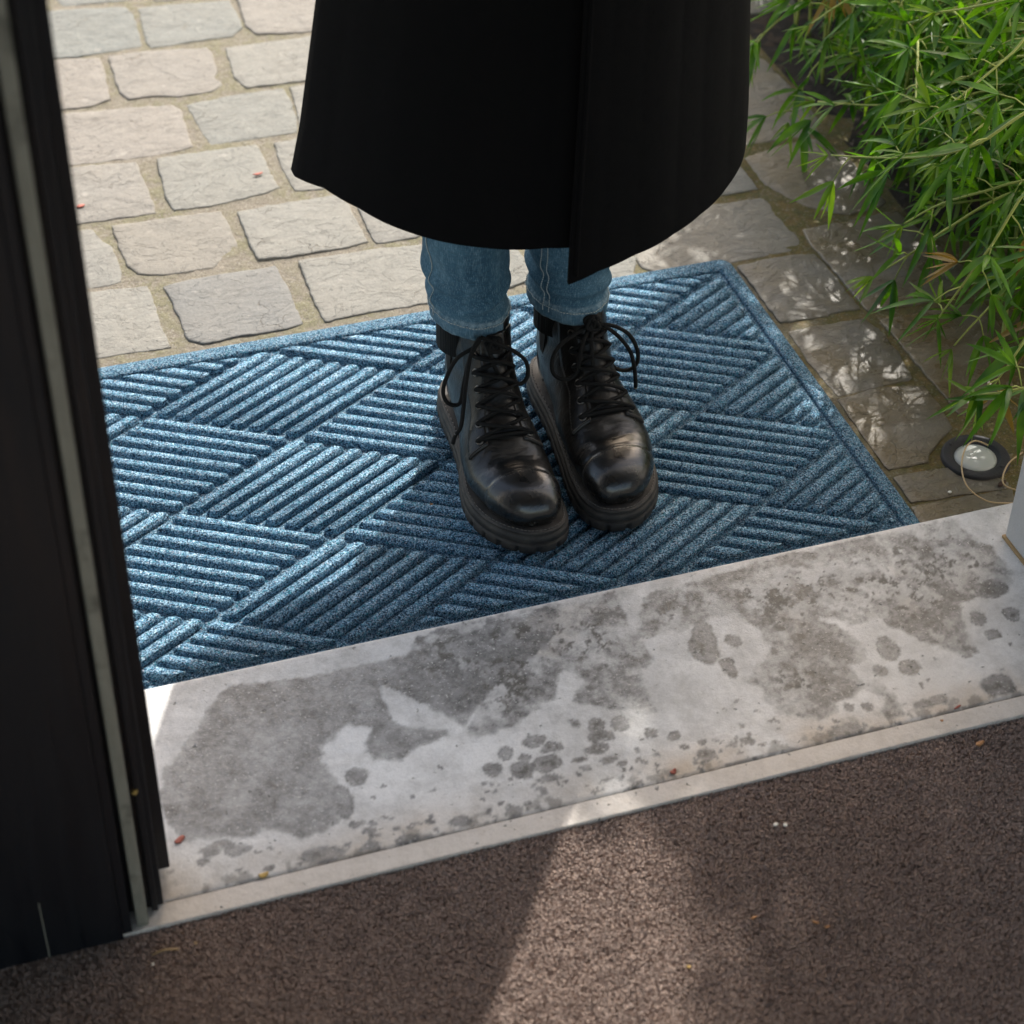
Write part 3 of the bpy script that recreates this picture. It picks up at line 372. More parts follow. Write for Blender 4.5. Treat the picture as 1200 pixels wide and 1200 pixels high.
LACE_B1 = [(0.646, 1.62, 0.1639), (0.6299, 1.613, 0.1642), (0.6078, 1.607, 0.156), (0.5978, 1.603, 0.1426), (0.5984, 1.6, 0.1261), (0.6105, 1.598, 0.1169), (0.6228, 1.598, 0.1222), (0.6281, 1.602, 0.1394), (0.634, 1.608, 0.1576), (0.6453, 1.618, 0.1641)]
LACE_B2 = [(0.646, 1.62, 0.1639), (0.6406, 1.604, 0.1538), (0.6397, 1.592, 0.1281), (0.6427, 1.578, 0.1001), (0.6484, 1.566, 0.0805), (0.6517, 1.558, 0.0694), (0.6533, 1.552, 0.0626)]
LACE_B3 = [(0.6552, 1.62, 0.1628), (0.6706, 1.618, 0.1588), (0.6866, 1.616, 0.1463), (0.6962, 1.614, 0.1271), (0.6965, 1.612, 0.1096), (0.6849, 1.611, 0.1034), (0.6705, 1.611, 0.1106), (0.6596, 1.612, 0.1283), (0.6563, 1.615, 0.1481), (0.6573, 1.619, 0.1583)]
LACE_B4 = [(0.6594, 1.619, 0.1618), (0.6739, 1.613, 0.1484), (0.6865, 1.61, 0.1293), (0.6919, 1.609, 0.1101), (0.6941, 1.608, 0.094), (0.6953, 1.608, 0.0815)]
# ------------------------------------------------------------------ helpers
rnd = random.Random(11)
def link(name, me, mat=None, parent=None):
    o = bpy.data.objects.new(name, me); COL.objects.link(o)
    if mat is not None and me is not None and len(me.materials) == 0: me.materials.append(mat)
    if parent is not None: o.parent = parent
    return o
def mesh(name, V, F, mat=None, parent=None, smooth=True):
    me = bpy.data.meshes.new(name); me.from_pydata([tuple(v) for v in V], [], F); me.update()
    if smooth: me.polygons.foreach_set('use_smooth', [True]*len(me.polygons))
    return link(name, me, mat, parent)
def npmesh(name, V, F, mat=None, parent=None, smooth=True):
    """V (n,3) array, F (m,k) int array of equal sized faces"""
    V = np.asarray(V, np.float32); F = np.asarray(F, np.int32)
    me = bpy.data.meshes.new(name); k = F.shape[1]
    me.vertices.add(len(V)); me.vertices.foreach_set('co', V.ravel())
    me.loops.add(F.size); me.loops.foreach_set('vertex_index', F.ravel())
    me.polygons.add(len(F)); me.polygons.foreach_set('loop_start', np.arange(0, F.size, k, dtype=np.int32))
    try: me.polygons.foreach_set('loop_total', np.full(len(F), k, np.int32))
    except Exception: pass
    me.update(calc_edges=True); me.validate()
    if smooth: me.polygons.foreach_set('use_smooth', np.ones(len(me.polygons), bool))
    return link(name, me, mat, parent)
def empty(name, loc=(0,0,0)):
    o = bpy.data.objects.new(name, None); o.location = loc; o.empty_display_size = .05; COL.objects.link(o); return o
def tag(o, label=None, cat=None, group=None, kind=None):
    if label: o['label'] = label
    if cat: o['category'] = cat
    if group: o['group'] = group
    if kind: o['kind'] = kind
    return o
def box(name, lo, hi, mat, parent=None, bev=.0, seg=2):
    bm = bmesh.new(); bmesh.ops.create_cube(bm, size=1)
    lo = Vector(lo); hi = Vector(hi)
    for v in bm.verts: v.co = Vector([(lo[i]+hi[i])/2 + v.co[i]*(hi[i]-lo[i]) for i in range(3)])
    if bev: bmesh.ops.bevel(bm, geom=bm.edges[:], offset=bev, segments=seg, affect='EDGES', profile=.6)
    me = bpy.data.meshes.new(name); bm.to_mesh(me); bm.free()
    return link(name, me, mat, parent)
def catmull(P, n, closed=False):
    P = np.asarray(P, float); N = len(P); out = []
    T = np.linspace(0, N if closed else N-1, n, endpoint=not closed)
    for t in T:
        i = int(math.floor(t)); f = t-i
        if not closed and i >= N-1: i, f = N-2, 1.0
        g = (lambda k: P[k % N]) if closed else (lambda k: P[min(max(k,0),N-1)])
        a,b,c,d = g(i-1),g(i),g(i+1),g(i+2)
        out.append(.5*((2*b)+(-a+c)*f+(2*a-5*b+4*c-d)*f*f+(-a+3*b-3*c+d)*f**3))
    return np.array(out)
def tube_geo(P, R, n=8, closed=False, flat=1.0):
    P = np.asarray(P, float); N = len(P); R = np.broadcast_to(np.asarray(R, float), (N,))
    V = []; F = []
    T = np.gradient(P, axis=0) if not closed else np.roll(P,-1,0)-np.roll(P,1,0)
    T /= np.linalg.norm(T, axis=1)[:,None]+1e-12
    u = np.cross(T[0], [0,0,1.]);
    if np.linalg.norm(u) < .1: u = np.cross(T[0], [0,1.,0])
    u /= np.linalg.norm(u)
    for i in range(N):
        u = u-T[i]*np.dot(u,T[i]); u /= np.linalg.norm(u)+1e-12; v = np.cross(T[i],u)
        for k in range(n):
            a = 2*math.pi*k/n; V.append(P[i]+R[i]*(math.cos(a)*u+math.sin(a)*v*flat))
    for i in range(N if closed else N-1):
        j = (i+1) % N
        for k in range(n): F.append((i*n+k, i*n+(k+1)%n, j*n+(k+1)%n, j*n+k))
    if not closed:
        V.append(P[0]); V.append(P[-1]); c0, c1 = len(V)-2, len(V)-1
        for k in range(n):
            F.append((c0, (k+1)%n, k)); F.append((c1, (N-1)*n+k, (N-1)*n+(k+1)%n))
    return V, F
def join_geo(L):
    V, F = [], []
    for v, f in L:
        b = len(V); V += list(v); F += [tuple(i+b for i in q) for q in f]
    return V, F
def tube(name, P, R, mat, parent=None, n=8, closed=False):
    V, F = tube_geo(P, R, n, closed); return mesh(name, V, F, mat, parent)
# ------------------------------------------------------------------ materials
class M:
    def __init__(s, name):
        s.m = bpy.data.materials.new(name); s.m.use_nodes = True; s.t = s.m.node_tree
        s.b = s.t.nodes['Principled BSDF']; s.out = s.t.nodes['Material Output']
    def n(s, typ, **kw):
        nd = s.t.nodes.new('ShaderNode'+typ)
        for k, v in kw.items():
            if k.startswith('i_'):
                key = k[2:]; key = int(key) if key.isdigit() else key.replace('_',' ')
                s.set(nd.inputs[key], v)
            else: setattr(nd, k, v)
        return nd
    def set(s, inp, v):
        if isinstance(v, bpy.types.NodeSocket): s.t.links.new(v, inp)
        else:
            if isinstance(v, tuple) and len(v) == 3 and inp.type == 'RGBA': v = (*v, 1)
            inp.default_value = v
    def P(s, **kw):
        for k, v in kw.items(): s.set(s.b.inputs[k.replace('_',' ')], v)
    def pos(s, obj=False):
        if obj: return s.n('TexCoord').outputs['Object']
        return s.n('NewGeometry').outputs['Position']
    def map(s, vec, sc=(1,1,1), rot=(0,0,0)):
        nd = s.n('Mapping'); s.set(nd.inputs[0], vec); nd.inputs['Scale'].default_value = sc; nd.inputs['Rotation'].default_value = rot
        return nd.outputs[0]
    def noise(s, vec, scale, detail=4, rough=.55, dist=0):
        nd = s.n('TexNoise'); s.set(nd.inputs['Vector'], vec); nd.inputs['Scale'].default_value = scale
        nd.inputs['Detail'].default_value = detail; nd.inputs['Roughness'].default_value = rough; nd.inputs['Distortion'].default_value = dist
        return nd.outputs[0]
    def voro(s, vec, scale, out='Color', feature='F1'):
        nd = s.n('TexVoronoi', feature=feature); s.set(nd.inputs['Vector'], vec); nd.inputs['Scale'].default_value = scale
        return nd.outputs[out]
    def ramp(s, fac, stops, interp='LINEAR'):
        nd = s.n('ValToRGB'); nd.color_ramp.interpolation = interp; e = nd.color_ramp.elements
        while len(e) < len(stops): e.new(.5)
        for i, (p, c) in enumerate(stops):
            e[i].position = p; e[i].color = (*c, 1) if isinstance(c, tuple) else (c, c, c, 1)
        s.set(nd.inputs[0], fac); return nd.outputs[0]
    def mix(s, f, a, b, mode='MIX'):
        nd = s.n('Mix', data_type='RGBA', blend_type=mode); s.set(nd.inputs[0], f); s.set(nd.inputs[6], a); s.set(nd.inputs[7], b); return nd.outputs[2]
    def math(s, op, a, b=0., c=None):
        nd = s.n('Math', operation=op); s.set(nd.inputs[0], a); s.set(nd.inputs[1], b)
        if c is not None: s.set(nd.inputs[2], c)
        return nd.outputs[0]
    def attr(s, name, typ='GEOMETRY', out='Fac'):
        nd = s.n('Attribute', attribute_type=typ, attribute_name=name); return nd.outputs[out]
    def sep(s, v, i):
        nd = s.n('SeparateXYZ'); s.set(nd.inputs[0], v); return nd.outputs[i]
    def bump(s, h, dist, strength=1.0, prev=None):
        nd = s.n('Bump'); s.set(nd.inputs['Height'], h); nd.inputs['Distance'].default_value = dist; s.set(nd.inputs['Strength'], strength)
        if prev is not None: s.set(nd.inputs['Normal'], prev)
        return nd.outputs[0]
def simple(name, col, rough=.6, metal=0., spec=.5):
    a = M(name); a.P(Base_Color=col, Roughness=rough, Metallic=metal); a.b.inputs['Specular IOR Level'].default_value = spec; return a
def m_paving():
    a = M('riven_sandstone'); p = a.pos()
    t = a.attr('tint', 'OBJECT'); wet = a.attr('wet', 'OBJECT')
    base = a.ramp(t, [(0,(.180,.175,.156)),(.2,(.190,.177,.157)),(.4,(.142,.152,.142)),(.6,(.182,.180,.160)),(.8,(.140,.142,.136)),(1,(.200,.180,.143))])
    n1 = a.noise(p, 14, 5, .6); n2 = a.noise(a.map(p,(1,2.6,1),(0,0,.2)), 38, 6, .65, .6); n3 = a.noise(p, 260, 3, .6)
    c = a.mix(a.math('MULTIPLY', a.math('SUBTRACT', n1, .35), .8), base, a.mix(.5, base, (.19,.16,.12)))
    c = a.mix(.8, c, a.ramp(n2, [(.25,.72),(.5,1.0),(.75,1.14)]), 'MULTIPLY')
    c = a.mix(.6, c, a.ramp(n3, [(.3,.8),(.7,1.18)]), 'MULTIPLY')
    # pale scratches and blotches
    c = a.mix(a.ramp(a.noise(p, 46, 7, .7), [(.60,0.),(.72,.38)]), c, (.40,.38,.345))
    # hairline cracks of the split face
    dv = a.n('VectorMath', operation='ADD'); a.set(dv.inputs[0], p)
    sc = a.n('VectorMath', operation='SCALE'); nn = a.n('TexNoise'); a.set(nn.inputs['Vector'], p); nn.inputs['Scale'].default_value = 30; nn.inputs['Detail'].default_value = 5
    a.set(sc.inputs[0], nn.outputs['Color']); sc.inputs['Scale'].default_value = .06; a.set(dv.inputs[1], sc.outputs[0])
    edge = a.voro(a.map(dv.outputs[0],(1,2.2,.2)), 7, 'Distance', 'DISTANCE_TO_EDGE')
    sel = a.ramp(a.noise(p, 15, 2), [(.52,0.),(.62,.8)])
    crack = a.math('MULTIPLY', a.ramp(edge, [(0.,1.),(.007,0.)]), sel)
    c = a.mix(a.math('MULTIPLY', crack, .6), c, (.13,.105,.075))
    wn = a.ramp(a.noise(p, 16, 4), [(.35,0.),(.6,1.)])
    wf = a.math('MULTIPLY', wet, a.math('ADD', a.math('MULTIPLY', wn, .5), .5))
    c = a.mix(wf, c, a.mix(1., c, (.60,.465,.255), 'MULTIPLY'))
    r = a.math('SUBTRACT', .8, a.math('MULTIPLY', wf, .62))
    step = a.ramp(a.noise(a.map(p,(1,1.7,1)), 16, 7, .6, .8), [(.32,0.),(.35,.35),(.46,.42),(.475,.62),(.58,.68),(.60,1.)])
    b = a.bump(step, .0022); b = a.bump(a.noise(p, 90, 6, .7), .0016, 1., b); b = a.bump(crack, -.0015, 1., b); b = a.bump(a.noise(p, 420, 3, .6), .0006, 1., b)
    a.P(Base_Color=c, Roughness=r, Normal=b); a.b.inputs['Specular IOR Level'].default_value = .5
    return a.m
def m_joint():
    a = M('sandy_joint'); p = a.pos()
    n1 = a.noise(p, 9, 4); n2 = a.noise(p, 60, 5, .65); n3 = a.noise(p, 700, 3, .7)
    c = a.mix(n2, (.185,.162,.125), (.235,.212,.170))
    moss = a.math('MULTIPLY', a.ramp(n1, [(.40,0.),(.56,1.)]), a.ramp(n2, [(.38,0.),(.55,1.)]))
    x = a.sep(p, 0); damp = a.ramp(a.math('ADD', x, a.math('MULTIPLY', a.math('SUBTRACT', n1, .5), .5)), [(.80,0.),(1.02,1.)])
    c = a.mix(a.math('MULTIPLY', moss, .5), c, (.15,.15,.06))
    c = a.mix(damp, c, a.mix(a.ramp(n2,[(.35,0.),(.6,1.)]), (.17,.115,.038), (.105,.095,.022)))
    c = a.mix(.95, c, a.ramp(n3, [(.3,.5),(.7,1.4)]), 'MULTIPLY')
    gv = a.sep(a.voro(p, 420), 0); c = a.mix(a.ramp(gv,[(.88,0.),(.92,.2)]), c, (.42,.40,.36)); c = a.mix(a.ramp(gv,[(.06,.4),(.10,0.)]), c, (.08,.065,.05))
    b = a.bump(n2, .006); b = a.bump(n3, .0022, 1., b)
    a.P(Base_Color=c, Roughness=.9, Normal=b); return a.m
def m_soil():
    a = M('dark_soil'); p = a.pos()
    n = a.noise(p, 40, 6, .7); v = a.voro(p, 60)
    c = a.mix(n, (.006,.0045,.0035), (.028,.017,.010)); c = a.mix(a.ramp(a.sep(v,0),[(.8,0.),(.85,.7)]), c, (.06,.035,.02))
    a.P(Base_Color=c, Roughness=.95, Normal=a.bump(n, .02)); return a.m
def m_mat(name, dark=1.0):
    a = M(name); p = a.pos()
    sh = a.n('VectorMath', operation='ADD'); a.set(sh.inputs[0], p)
    s2 = a.n('VectorMath', operation='SCALE'); nn = a.n('TexNoise'); a.set(nn.inputs['Vector'], p); nn.inputs['Scale'].default_value = 900
    a.set(s2.inputs[0], nn.outputs['Color']); s2.inputs['Scale'].default_value = .0012; a.set(sh.inputs[1], s2.outputs[0])
    v = a.voro(sh.outputs[0], 1000); f = a.sep(v, 0)
    c = a.ramp(f, [(0,(.007,.014,.024)),(.17,(.020,.045,.072)),(.34,(.055,.110,.162)),(.52,(.105,.180,.245)),(.68,(.19,.275,.335)),(.84,(.33,.40,.445)),(.92,(.28,.265,.285)),(.955,(.02,.14,.17))], 'CONSTANT')
    n = a.noise(p, 2200, 2, .6); c = a.mix(.75, c, a.ramp(n, [(.3,.55),(.7,1.4)]), 'MULTIPLY')
    l = a.noise(p, 14, 3); c = a.mix(.5, c, a.ramp(l, [(.3,.86),(.7,1.12)]), 'MULTIPLY')
    c = a.mix(1., c, (dark*1.72,dark*1.96,dark*2.10), 'MULTIPLY')
    b = a.bump(a.voro(sh.outputs[0], 1000, 'Distance'), -.0012); b = a.bump(n, .0007, 1., b)
    a.P(Base_Color=c, Roughness=.95, Normal=b); a.b.inputs['Specular IOR Level'].default_value = .04
    a.b.inputs['Sheen Weight'].default_value = .03; a.b.inputs['Sheen Roughness'].default_value = .5; a.b.inputs['Sheen Tint'].default_value = (.6,.75,.9,1)
    return a.m
def m_bluestone():
    a = M('grey_stone_slab'); p = a.pos()
    at = a.n('Attribute', attribute_type='GEOMETRY', attribute_name='stain').outputs['Color']
    sx = a.n('SeparateColor'); a.set(sx.inputs[0], at); wet, speck, tan = sx.outputs[0], sx.outputs[1], sx.outputs[2]
    n1 = a.noise(p, 24, 5, .6); n2 = a.noise(p, 210, 4, .65); n3 = a.noise(p, 900, 2, .6)
    dry = a.mix(a.ramp(a.noise(p, 34, 7, .72),[(.30,0.),(.56,1.)]), (.50,.495,.48), (.74,.737,.725))
    c = a.mix(tan, dry, a.mix(n2, (.58,.48,.37), (.40,.31,.22)))
    wc = a.mix(a.ramp(a.noise(p,120,6,.75),[(.36,0.),(.62,1.)]), (.066,.067,.068), (.205,.207,.208))
    c = a.mix(wet, c, wc)
    c = a.mix(speck, c, a.mix(n2, (.025,.0245,.022), (.085,.082,.07)))
    c = a.mix(.45, c, a.ramp(n3, [(.3,.78),(.7,1.2)]), 'MULTIPLY')
    white = a.math('MULTIPLY', a.ramp(a.noise(p, 330, 3), [(.62,0.),(.70,.6)]), a.math('ADD', wet, .2))
    c = a.mix(white, c, (.6,.6,.58))
    pit = a.ramp(a.noise(p, 150, 3), [(.25,1.),(.31,0.)]); c = a.mix(a.math('MULTIPLY', pit, .6), c, (.12,.12,.11))
    r = a.math('SUBTRACT', .72, a.math('MULTIPLY', wet, .36))
    b = a.bump(n2, .0009); b = a.bump(pit, -.0015, 1., b); b = a.bump(n3, .0004, 1., b)
    a.P(Base_Color=c, Roughness=r, Normal=b); return a.m
def m_carpet(name, k=1.0):
    a = M(name); p = a.pos()
    n = a.noise(p, 420, 3, .7); l = a.noise(p, 7, 4); v = a.sep(a.voro(p, 480), 0)
    c = a.ramp(v, [(0,(.155,.118,.101)),(.4,(.18,.138,.118)),(.75,(.205,.160,.138)),(.95,(.25,.20,.175))])
    c = a.mix(.5, c, a.ramp(l, [(.3,.8),(.7,1.2)]), 'MULTIPLY'); c = a.mix(.5, c, a.ramp(n,[(.3,.8),(.7,1.2)]), 'MULTIPLY')
    if k != 1.0: c = a.mix(1., c, (k,k,k), 'MULTIPLY')
    c = a.mix(1., c, (1.95,1.87,1.80), 'MULTIPLY')
    a.P(Base_Color=c, Roughness=.95, Normal=a.bump(n, .002)); a.b.inputs['Specular IOR Level'].default_value = .12
    a.b.inputs['Sheen Weight'].default_value = .3
    return a.m
def m_leather():
    a = M('black_leather'); p = a.pos(True)
    n = a.noise(p, 45, 6, .6, .5); f = a.noise(p, 700, 3, .6); big = a.noise(p, 18, 4)
    c = a.mix(a.ramp(big,[(.4,0.),(.7,1.)]), (.0055,.0053,.005), (.012,.0108,.0095))
    y = a.sep(p, 1); toe = a.n('MapRange'); a.set(toe.inputs[0], y); toe.inputs[1].default_value = -.19; toe.inputs[2].default_value = -.225; toe = toe.outputs[0]
    r = a.math('SUBTRACT', a.ramp(n, [(.3,.27),(.7,.48)]), a.math('MULTIPLY', toe, .09))
    w = a.noise(a.map(p,(1,1.8,1)), 60, 5, .6, 1.2)
    b = a.bump(a.ramp(w,[(.35,0.),(.55,1.)]), .0004, .5); b = a.bump(f, .00012, 1., b); b = a.bump(big, .0012, .5, b)
    a.P(Base_Color=c, Roughness=r, Normal=b); a.b.inputs['Specular IOR Level'].default_value = .42
    a.set(a.b.inputs['Coat Weight'], a.math('ADD', .12, a.math('MULTIPLY', toe, .6))); a.b.inputs['Coat Roughness'].default_value = .2
    return a.m
def m_elastic():
    a = M('black_elastic'); p = a.pos(True); wv = a.n('TexWave', wave_type='BANDS', bands_direction='X'); a.set(wv.inputs['Vector'], p); wv.inputs['Scale'].default_value = 190; wv.inputs['Distortion'].default_value = .4
    a.P(Base_Color=a.mix(wv.outputs['Fac'], (.004,.004,.004), (.014,.0135,.013)), Roughness=.85, Normal=a.bump(wv.outputs['Fac'], .0009)); a.b.inputs['Specular IOR Level'].default_value = .25; return a.m
def m_rubber():
    a = M('worn_rubber'); p = a.pos(True); n = a.noise(p, 60, 5, .65); f = a.noise(p, 900, 2)
    c = a.mix(a.ramp(n,[(.4,0.),(.7,1.)]), (.013,.0115,.010), (.048,.042,.035))
    a.P(Base_Color=c, Roughness=.68, Normal=a.bump(f, .0004)); return a.m
def m_denim():
    a = M('washed_denim'); p = a.pos(True)
    w1 = a.noise(a.map(p,(1,1,.16)), 900, 2, .6); w2 = a.noise(a.map(p,(.2,.2,1.)), 850, 2, .6)
    n = a.noise(p, 20, 4); fd = a.noise(a.map(p,(1,1,.5)), 55, 5, .65)
    c = a.mix(a.ramp(n,[(.3,0.),(.7,1.)]), (.026,.078,.125), (.060,.138,.200))
    c = a.mix(a.ramp(fd,[(.50,0.),(.74,.55)]), c, (.14,.25,.325))
    c = a.mix(a.ramp(w1,[(.50,0.),(.72,.5)]), c, (.24,.36,.44)); c = a.mix(.55, c, a.ramp(w2,[(.3,.6),(.7,1.3)]), 'MULTIPLY')
    worn = a.attr('worn'); c = a.mix(a.math('MULTIPLY', worn, a.ramp(a.noise(p,160,4,.7),[(.4,.1),(.65,.9)])), c, (.36,.46,.5))
    b = a.bump(w1, .0005); b = a.bump(w2, .0004, 1., b); b = a.bump(fd, .0022, .7, b)
    a.P(Base_Color=c, Roughness=.9, Normal=b); a.b.inputs['Specular IOR Level'].default_value = .2
    return a.m
def m_wool():
    a = M('black_wool'); p = a.pos(True); n = a.noise(p, 1300, 3, .7); l = a.noise(p, 30, 4)
    c = a.mix(n, (.0018,.0018,.0020), (.0085,.0085,.009))
    b = a.bump(n, .0007); b = a.bump(l, .004, .5, b)
    a.P(Base_Color=c, Roughness=.95, Normal=b); a.b.inputs['Specular IOR Level'].default_value = .08
    return a.m
def m_leaf(name, c0, c1, tr):
    a = M(name); p = a.pos(); v = a.noise(p, 26, 2); f = a.noise(p, 7, 2)
    c = a.mix(a.ramp(v,[(.32,0.),(.68,1.)]), c0, c1)
    a.P(Base_Color=c, Roughness=.34); a.b.inputs['Specular IOR Level'].default_value = .38
    tb = a.n('BsdfTranslucent'); a.set(tb.inputs[0], a.mix(1., c, (1.5,1.5,.55), 'MULTIPLY'))
    ms = a.n('MixShader'); ms.inputs[0].default_value = tr
    a.t.links.new(a.b.outputs[0], ms.inputs[1]); a.t.links.new(tb.outputs[0], ms.inputs[2]); a.t.links.new(ms.outputs[0], a.out.inputs[0])
    return a.m
def m_frame():
    a = M('anthracite_aluminium'); p = a.pos(); n = a.noise(p, 900, 2); s = a.noise(p, 50, 5, .7)
    c = a.mix(a.ramp(s,[(.66,0.),(.76,.5)]), (.0075,.0085,.0115), (.025,.026,.027))
    d = a.ramp(a.noise(p, 420, 2, .5), [(.70,0.),(.76,.5)]); c = a.mix(d, c, (.09,.09,.085))
    sm = a.noise(a.map(p,(1,1,.08)), 90, 4, .6)
    a.P(Base_Color=c, Roughness=a.ramp(sm,[(.3,.34),(.7,.6)]), Normal=a.bump(n,.0002)); a.b.inputs['Specular IOR Level'].default_value = .35
    return a.m
def m_strip():
    a = M('weathered_metal_strip'); p = a.pos(); n = a.noise(a.map(p,(1,1,.25)), 120, 6, .7); z = a.noise(p, 30, 4)
    c = a.mix(n, (.17,.165,.13), (.36,.35,.29)); c = a.mix(a.ramp(z,[(.55,0.),(.72,.8)]), c, (.05,.05,.04))
    a.P(Base_Color=c, Roughness=.5, Metallic=.1, Normal=a.bump(n,.0006)); return a.m
def m_wall(name, c0, c1, sc=30):
    a = M(name); p = a.pos(); n = a.noise(p, sc, 5, .6); f = a.noise(p, 500, 3)
    c = a.mix(n, c0, c1); c = a.mix(.4, c, a.ramp(f,[(.3,.85),(.7,1.1)]), 'MULTIPLY')
    a.P(Base_Color=c, Roughness=.75, Normal=a.bump(f,.0006)); return a.m
MAT = dict(paving=m_paving(), joint=m_joint(), soil=m_soil(), mat=m_mat('blue_mat_fibre'), mat_base=m_mat('blue_mat_base_fibre',.72), slab=m_bluestone(), carpet=m_carpet('brown_carpet_pile'), carpet_base=m_carpet('brown_carpet_backing',.75),
    leather=m_leather(), rubber=m_rubber(), denim=m_denim(), wool=m_wool(), frame=m_frame(), strip=m_strip(),
    leaf=m_leaf('green_leaf',(.016,.080,.005),(.105,.245,.010),.42), leaf_young=m_leaf('young_leaf',(.10,.20,.018),(.17,.28,.03),.5),
    leaf_dry=m_leaf('dry_leaf',(.20,.12,.03),(.30,.20,.05),.3),
    stem=simple('green_stem',(.28,.33,.075),.5).m, oldstem=simple('brown_stem',(.10,.075,.04),.8).m,
    jamb=m_wall('pale_grey_render',(.56,.545,.535),(.64,.625,.615)), white=m_wall('white_plaster',(.72,.70,.67),(.78,.76,.73)),
    lace=simple('black_lace',(.010,.0098,.0095),.85,0,.2).m, eyelet=simple('gunmetal',(.16,.15,.14),.3,1.).m, thread=simple('pale_thread',(.38,.43,.43),.8).m,
    dthread=simple('grey_thread',(.12,.11,.10),.8).m, elastic=m_elastic(),
    red=simple('red_petal',(.30,.075,.05),.7).m, yellow=simple('dry_yellow_leaf',(.45,.30,.08),.7).m, orange=simple('orange_crumb',(.40,.20,.08),.7).m,
    pale=simple('pale_crumb',(.7,.68,.62),.7).m, twig=simple('tan_twig',(.40,.27,.13),.7).m, wire=simple('straw_stalk',(.50,.36,.20),.45).m, dark=simple('dark_bark',(.05,.025,.015),.9).m,
    ring=m_wall('black_plastic_ring',(.012,.012,.014),(.03,.03,.033),80), lens=simple('frosted_lens',(.42,.44,.41),.3).m, moss=simple('bright_moss',(.20,.28,.03),.95).m)
# ------------------------------------------------------------------ ground and paving
ground = mesh('ground', [(-30,-2,-.0023),(30,-2,-.0023),(30,60,-.0023),(-30,60,-.0023)], [(0,1,2,3)], MAT['joint']); tag(ground, kind='structure')
def pt_in(poly, x, y):
    ins = False; n = len(poly)
    for i in range(n):
        x1,y1 = poly[i]; x2,y2 = poly[(i+1)%n]
        if (y1 > y) != (y2 > y) and x < (x2-x1)*(y-y1)/(y2-y1)+x1: ins = not ins
    return ins
def stone(poly, wet, tint, seed, fine=True):
    r = random.Random(seed); P = [Vector((x,y)) for x,y in poly]; out = []
    step = .0065 if fine else .02
    for i in range(len(P)):
        a, b = P[i], P[(i+1)%len(P)]; L = (b-a).length; k = max(1, int(L/step)); nrm = Vector((b.y-a.y, a.x-b.x))/max(L,1e-6)
        for j in range(k):
            q = a.lerp(b, j/k)
            d = .0006+mnoise.noise(Vector((q.x*55, q.y*55, seed)))*.0018 + mnoise.noise(Vector((q.x*190, q.y*190, seed+3)))*.0015
            out.append(q+nrm*d)
    c = sum(out, Vector((0,0)))/len(out); n = len(out); V = []; F = []
    lev = r.uniform(-.0012,.0004); tx, ty = r.uniform(-.012,.012), r.uniform(-.004,.016)
    rings = [(1.0,-.02),(1.0,-.0016),(.992,-.0004),(.965,0.),(.75,0.),(.45,0.)] if fine else [(1.,-.02),(1.,-.002),(.96,0.)]
    for f, z in rings:
        for q in out:
            p = c+(q-c)*f; h = lev+tx*(p.x-c.x)+ty*(p.y-c.y)
            if z > -.01: h += .0010*mnoise.noise(Vector((p.x*24, p.y*24, seed*1.7))) + .0009*mnoise.noise(Vector((p.x*80, p.y*80, seed)))
            if -.01 < z < -.0005: h += .0016*mnoise.noise(Vector((q.x*120,q.y*120,seed+9)))
            V.append((p.x, p.y, z+h))
    for k in range(len(rings)-1):
        for j in range(n): F.append((k*n+j, k*n+(j+1)%n, (k+1)*n+(j+1)%n, (k+1)*n+j))
    V.append((c.x,c.y,lev)); L0 = (len(rings)-1)*n
    for j in range(n): F.append((L0+j, L0+(j+1)%n, len(V)-1))
    o = mesh('paving_stone', V, F, MAT['paving'], ground); o['tint'] = float(tint); o['wet'] = float(wet); return o
TINT = [.42,.40,.45,.15,.2,.22,.62,.2,.5,.62,.25,.55,.62,.65,.9,.62,.3,.62,.8,.62,.1,.15,.6,.65,.1,.75,.5,.8,1.,.85,.7,.65]
boxes = []
for i, (poly, wet) in enumerate(STONES):
    stone(poly, wet, TINT[i], 100+i)
    xs = [p[0] for p in poly]; ys = [p[1] for p in poly]; boxes.append((min(xs),max(xs),min(ys),max(ys)))
r9 = random.Random(77)
for k in range(-4, 11):
    y0 = 1.937+.1415*k; ya, yb = y0+.004, y0+.128
    if yb < 1.36: continue
    occ = [(b_[0], b_[1]) for b_ in boxes if ya < b_[3]-.02 and yb > b_[2]+.02]
    if ya < 1.9: occ.append((.045, .935))
    if yb < 1.45: occ.append((.09, 1.06))
    free = []; x = -.95; xe = 1.045 if y0 < 2.45 else 1.75
    for a_, c_ in sorted(occ)+[(xe, xe)]:
        if a_-x > .06: free.append((x, min(a_, xe)))
        x = max(x, c_)
    for a_, c_ in free:
        nn = max(1, round((c_-a_)/.15)); cuts = [a_]+[a_+(c_-a_)*(q+r9.uniform(-.12,.12))/nn for q in range(1, nn)]+[c_]
        for x0, x1 in zip(cuts, cuts[1:]):
            x0 += .008; x1 -= .008; j = lambda s: r9.uniform(-s,s)
            poly = [(x0+j(.006),ya+j(.006)),((x0+x1)/2,ya+j(.004)),(x1+j(.006),ya+j(.006)),(x1+j(.004),(ya+yb)/2),(x1+j(.006),yb+j(.006)),((x0+x1)/2,yb+j(.004)),(x0+j(.006),yb+j(.006)),(x0+j(.004),(ya+yb)/2)]
            stone(poly, .4 if x0 > .9 else 0., r9.random(), 400+int(1000*r9.random()), True)
soilP = [(1.215,1.36),(1.205,1.60),(1.20,1.80),(1.185,1.99),(1.205,2.17),(1.20,2.30),(1.14,2.45),(1.07,2.60),(1.05,2.8),(1.1,3.1),(1.2,3.6),(5,4.2),(5,1.36)]
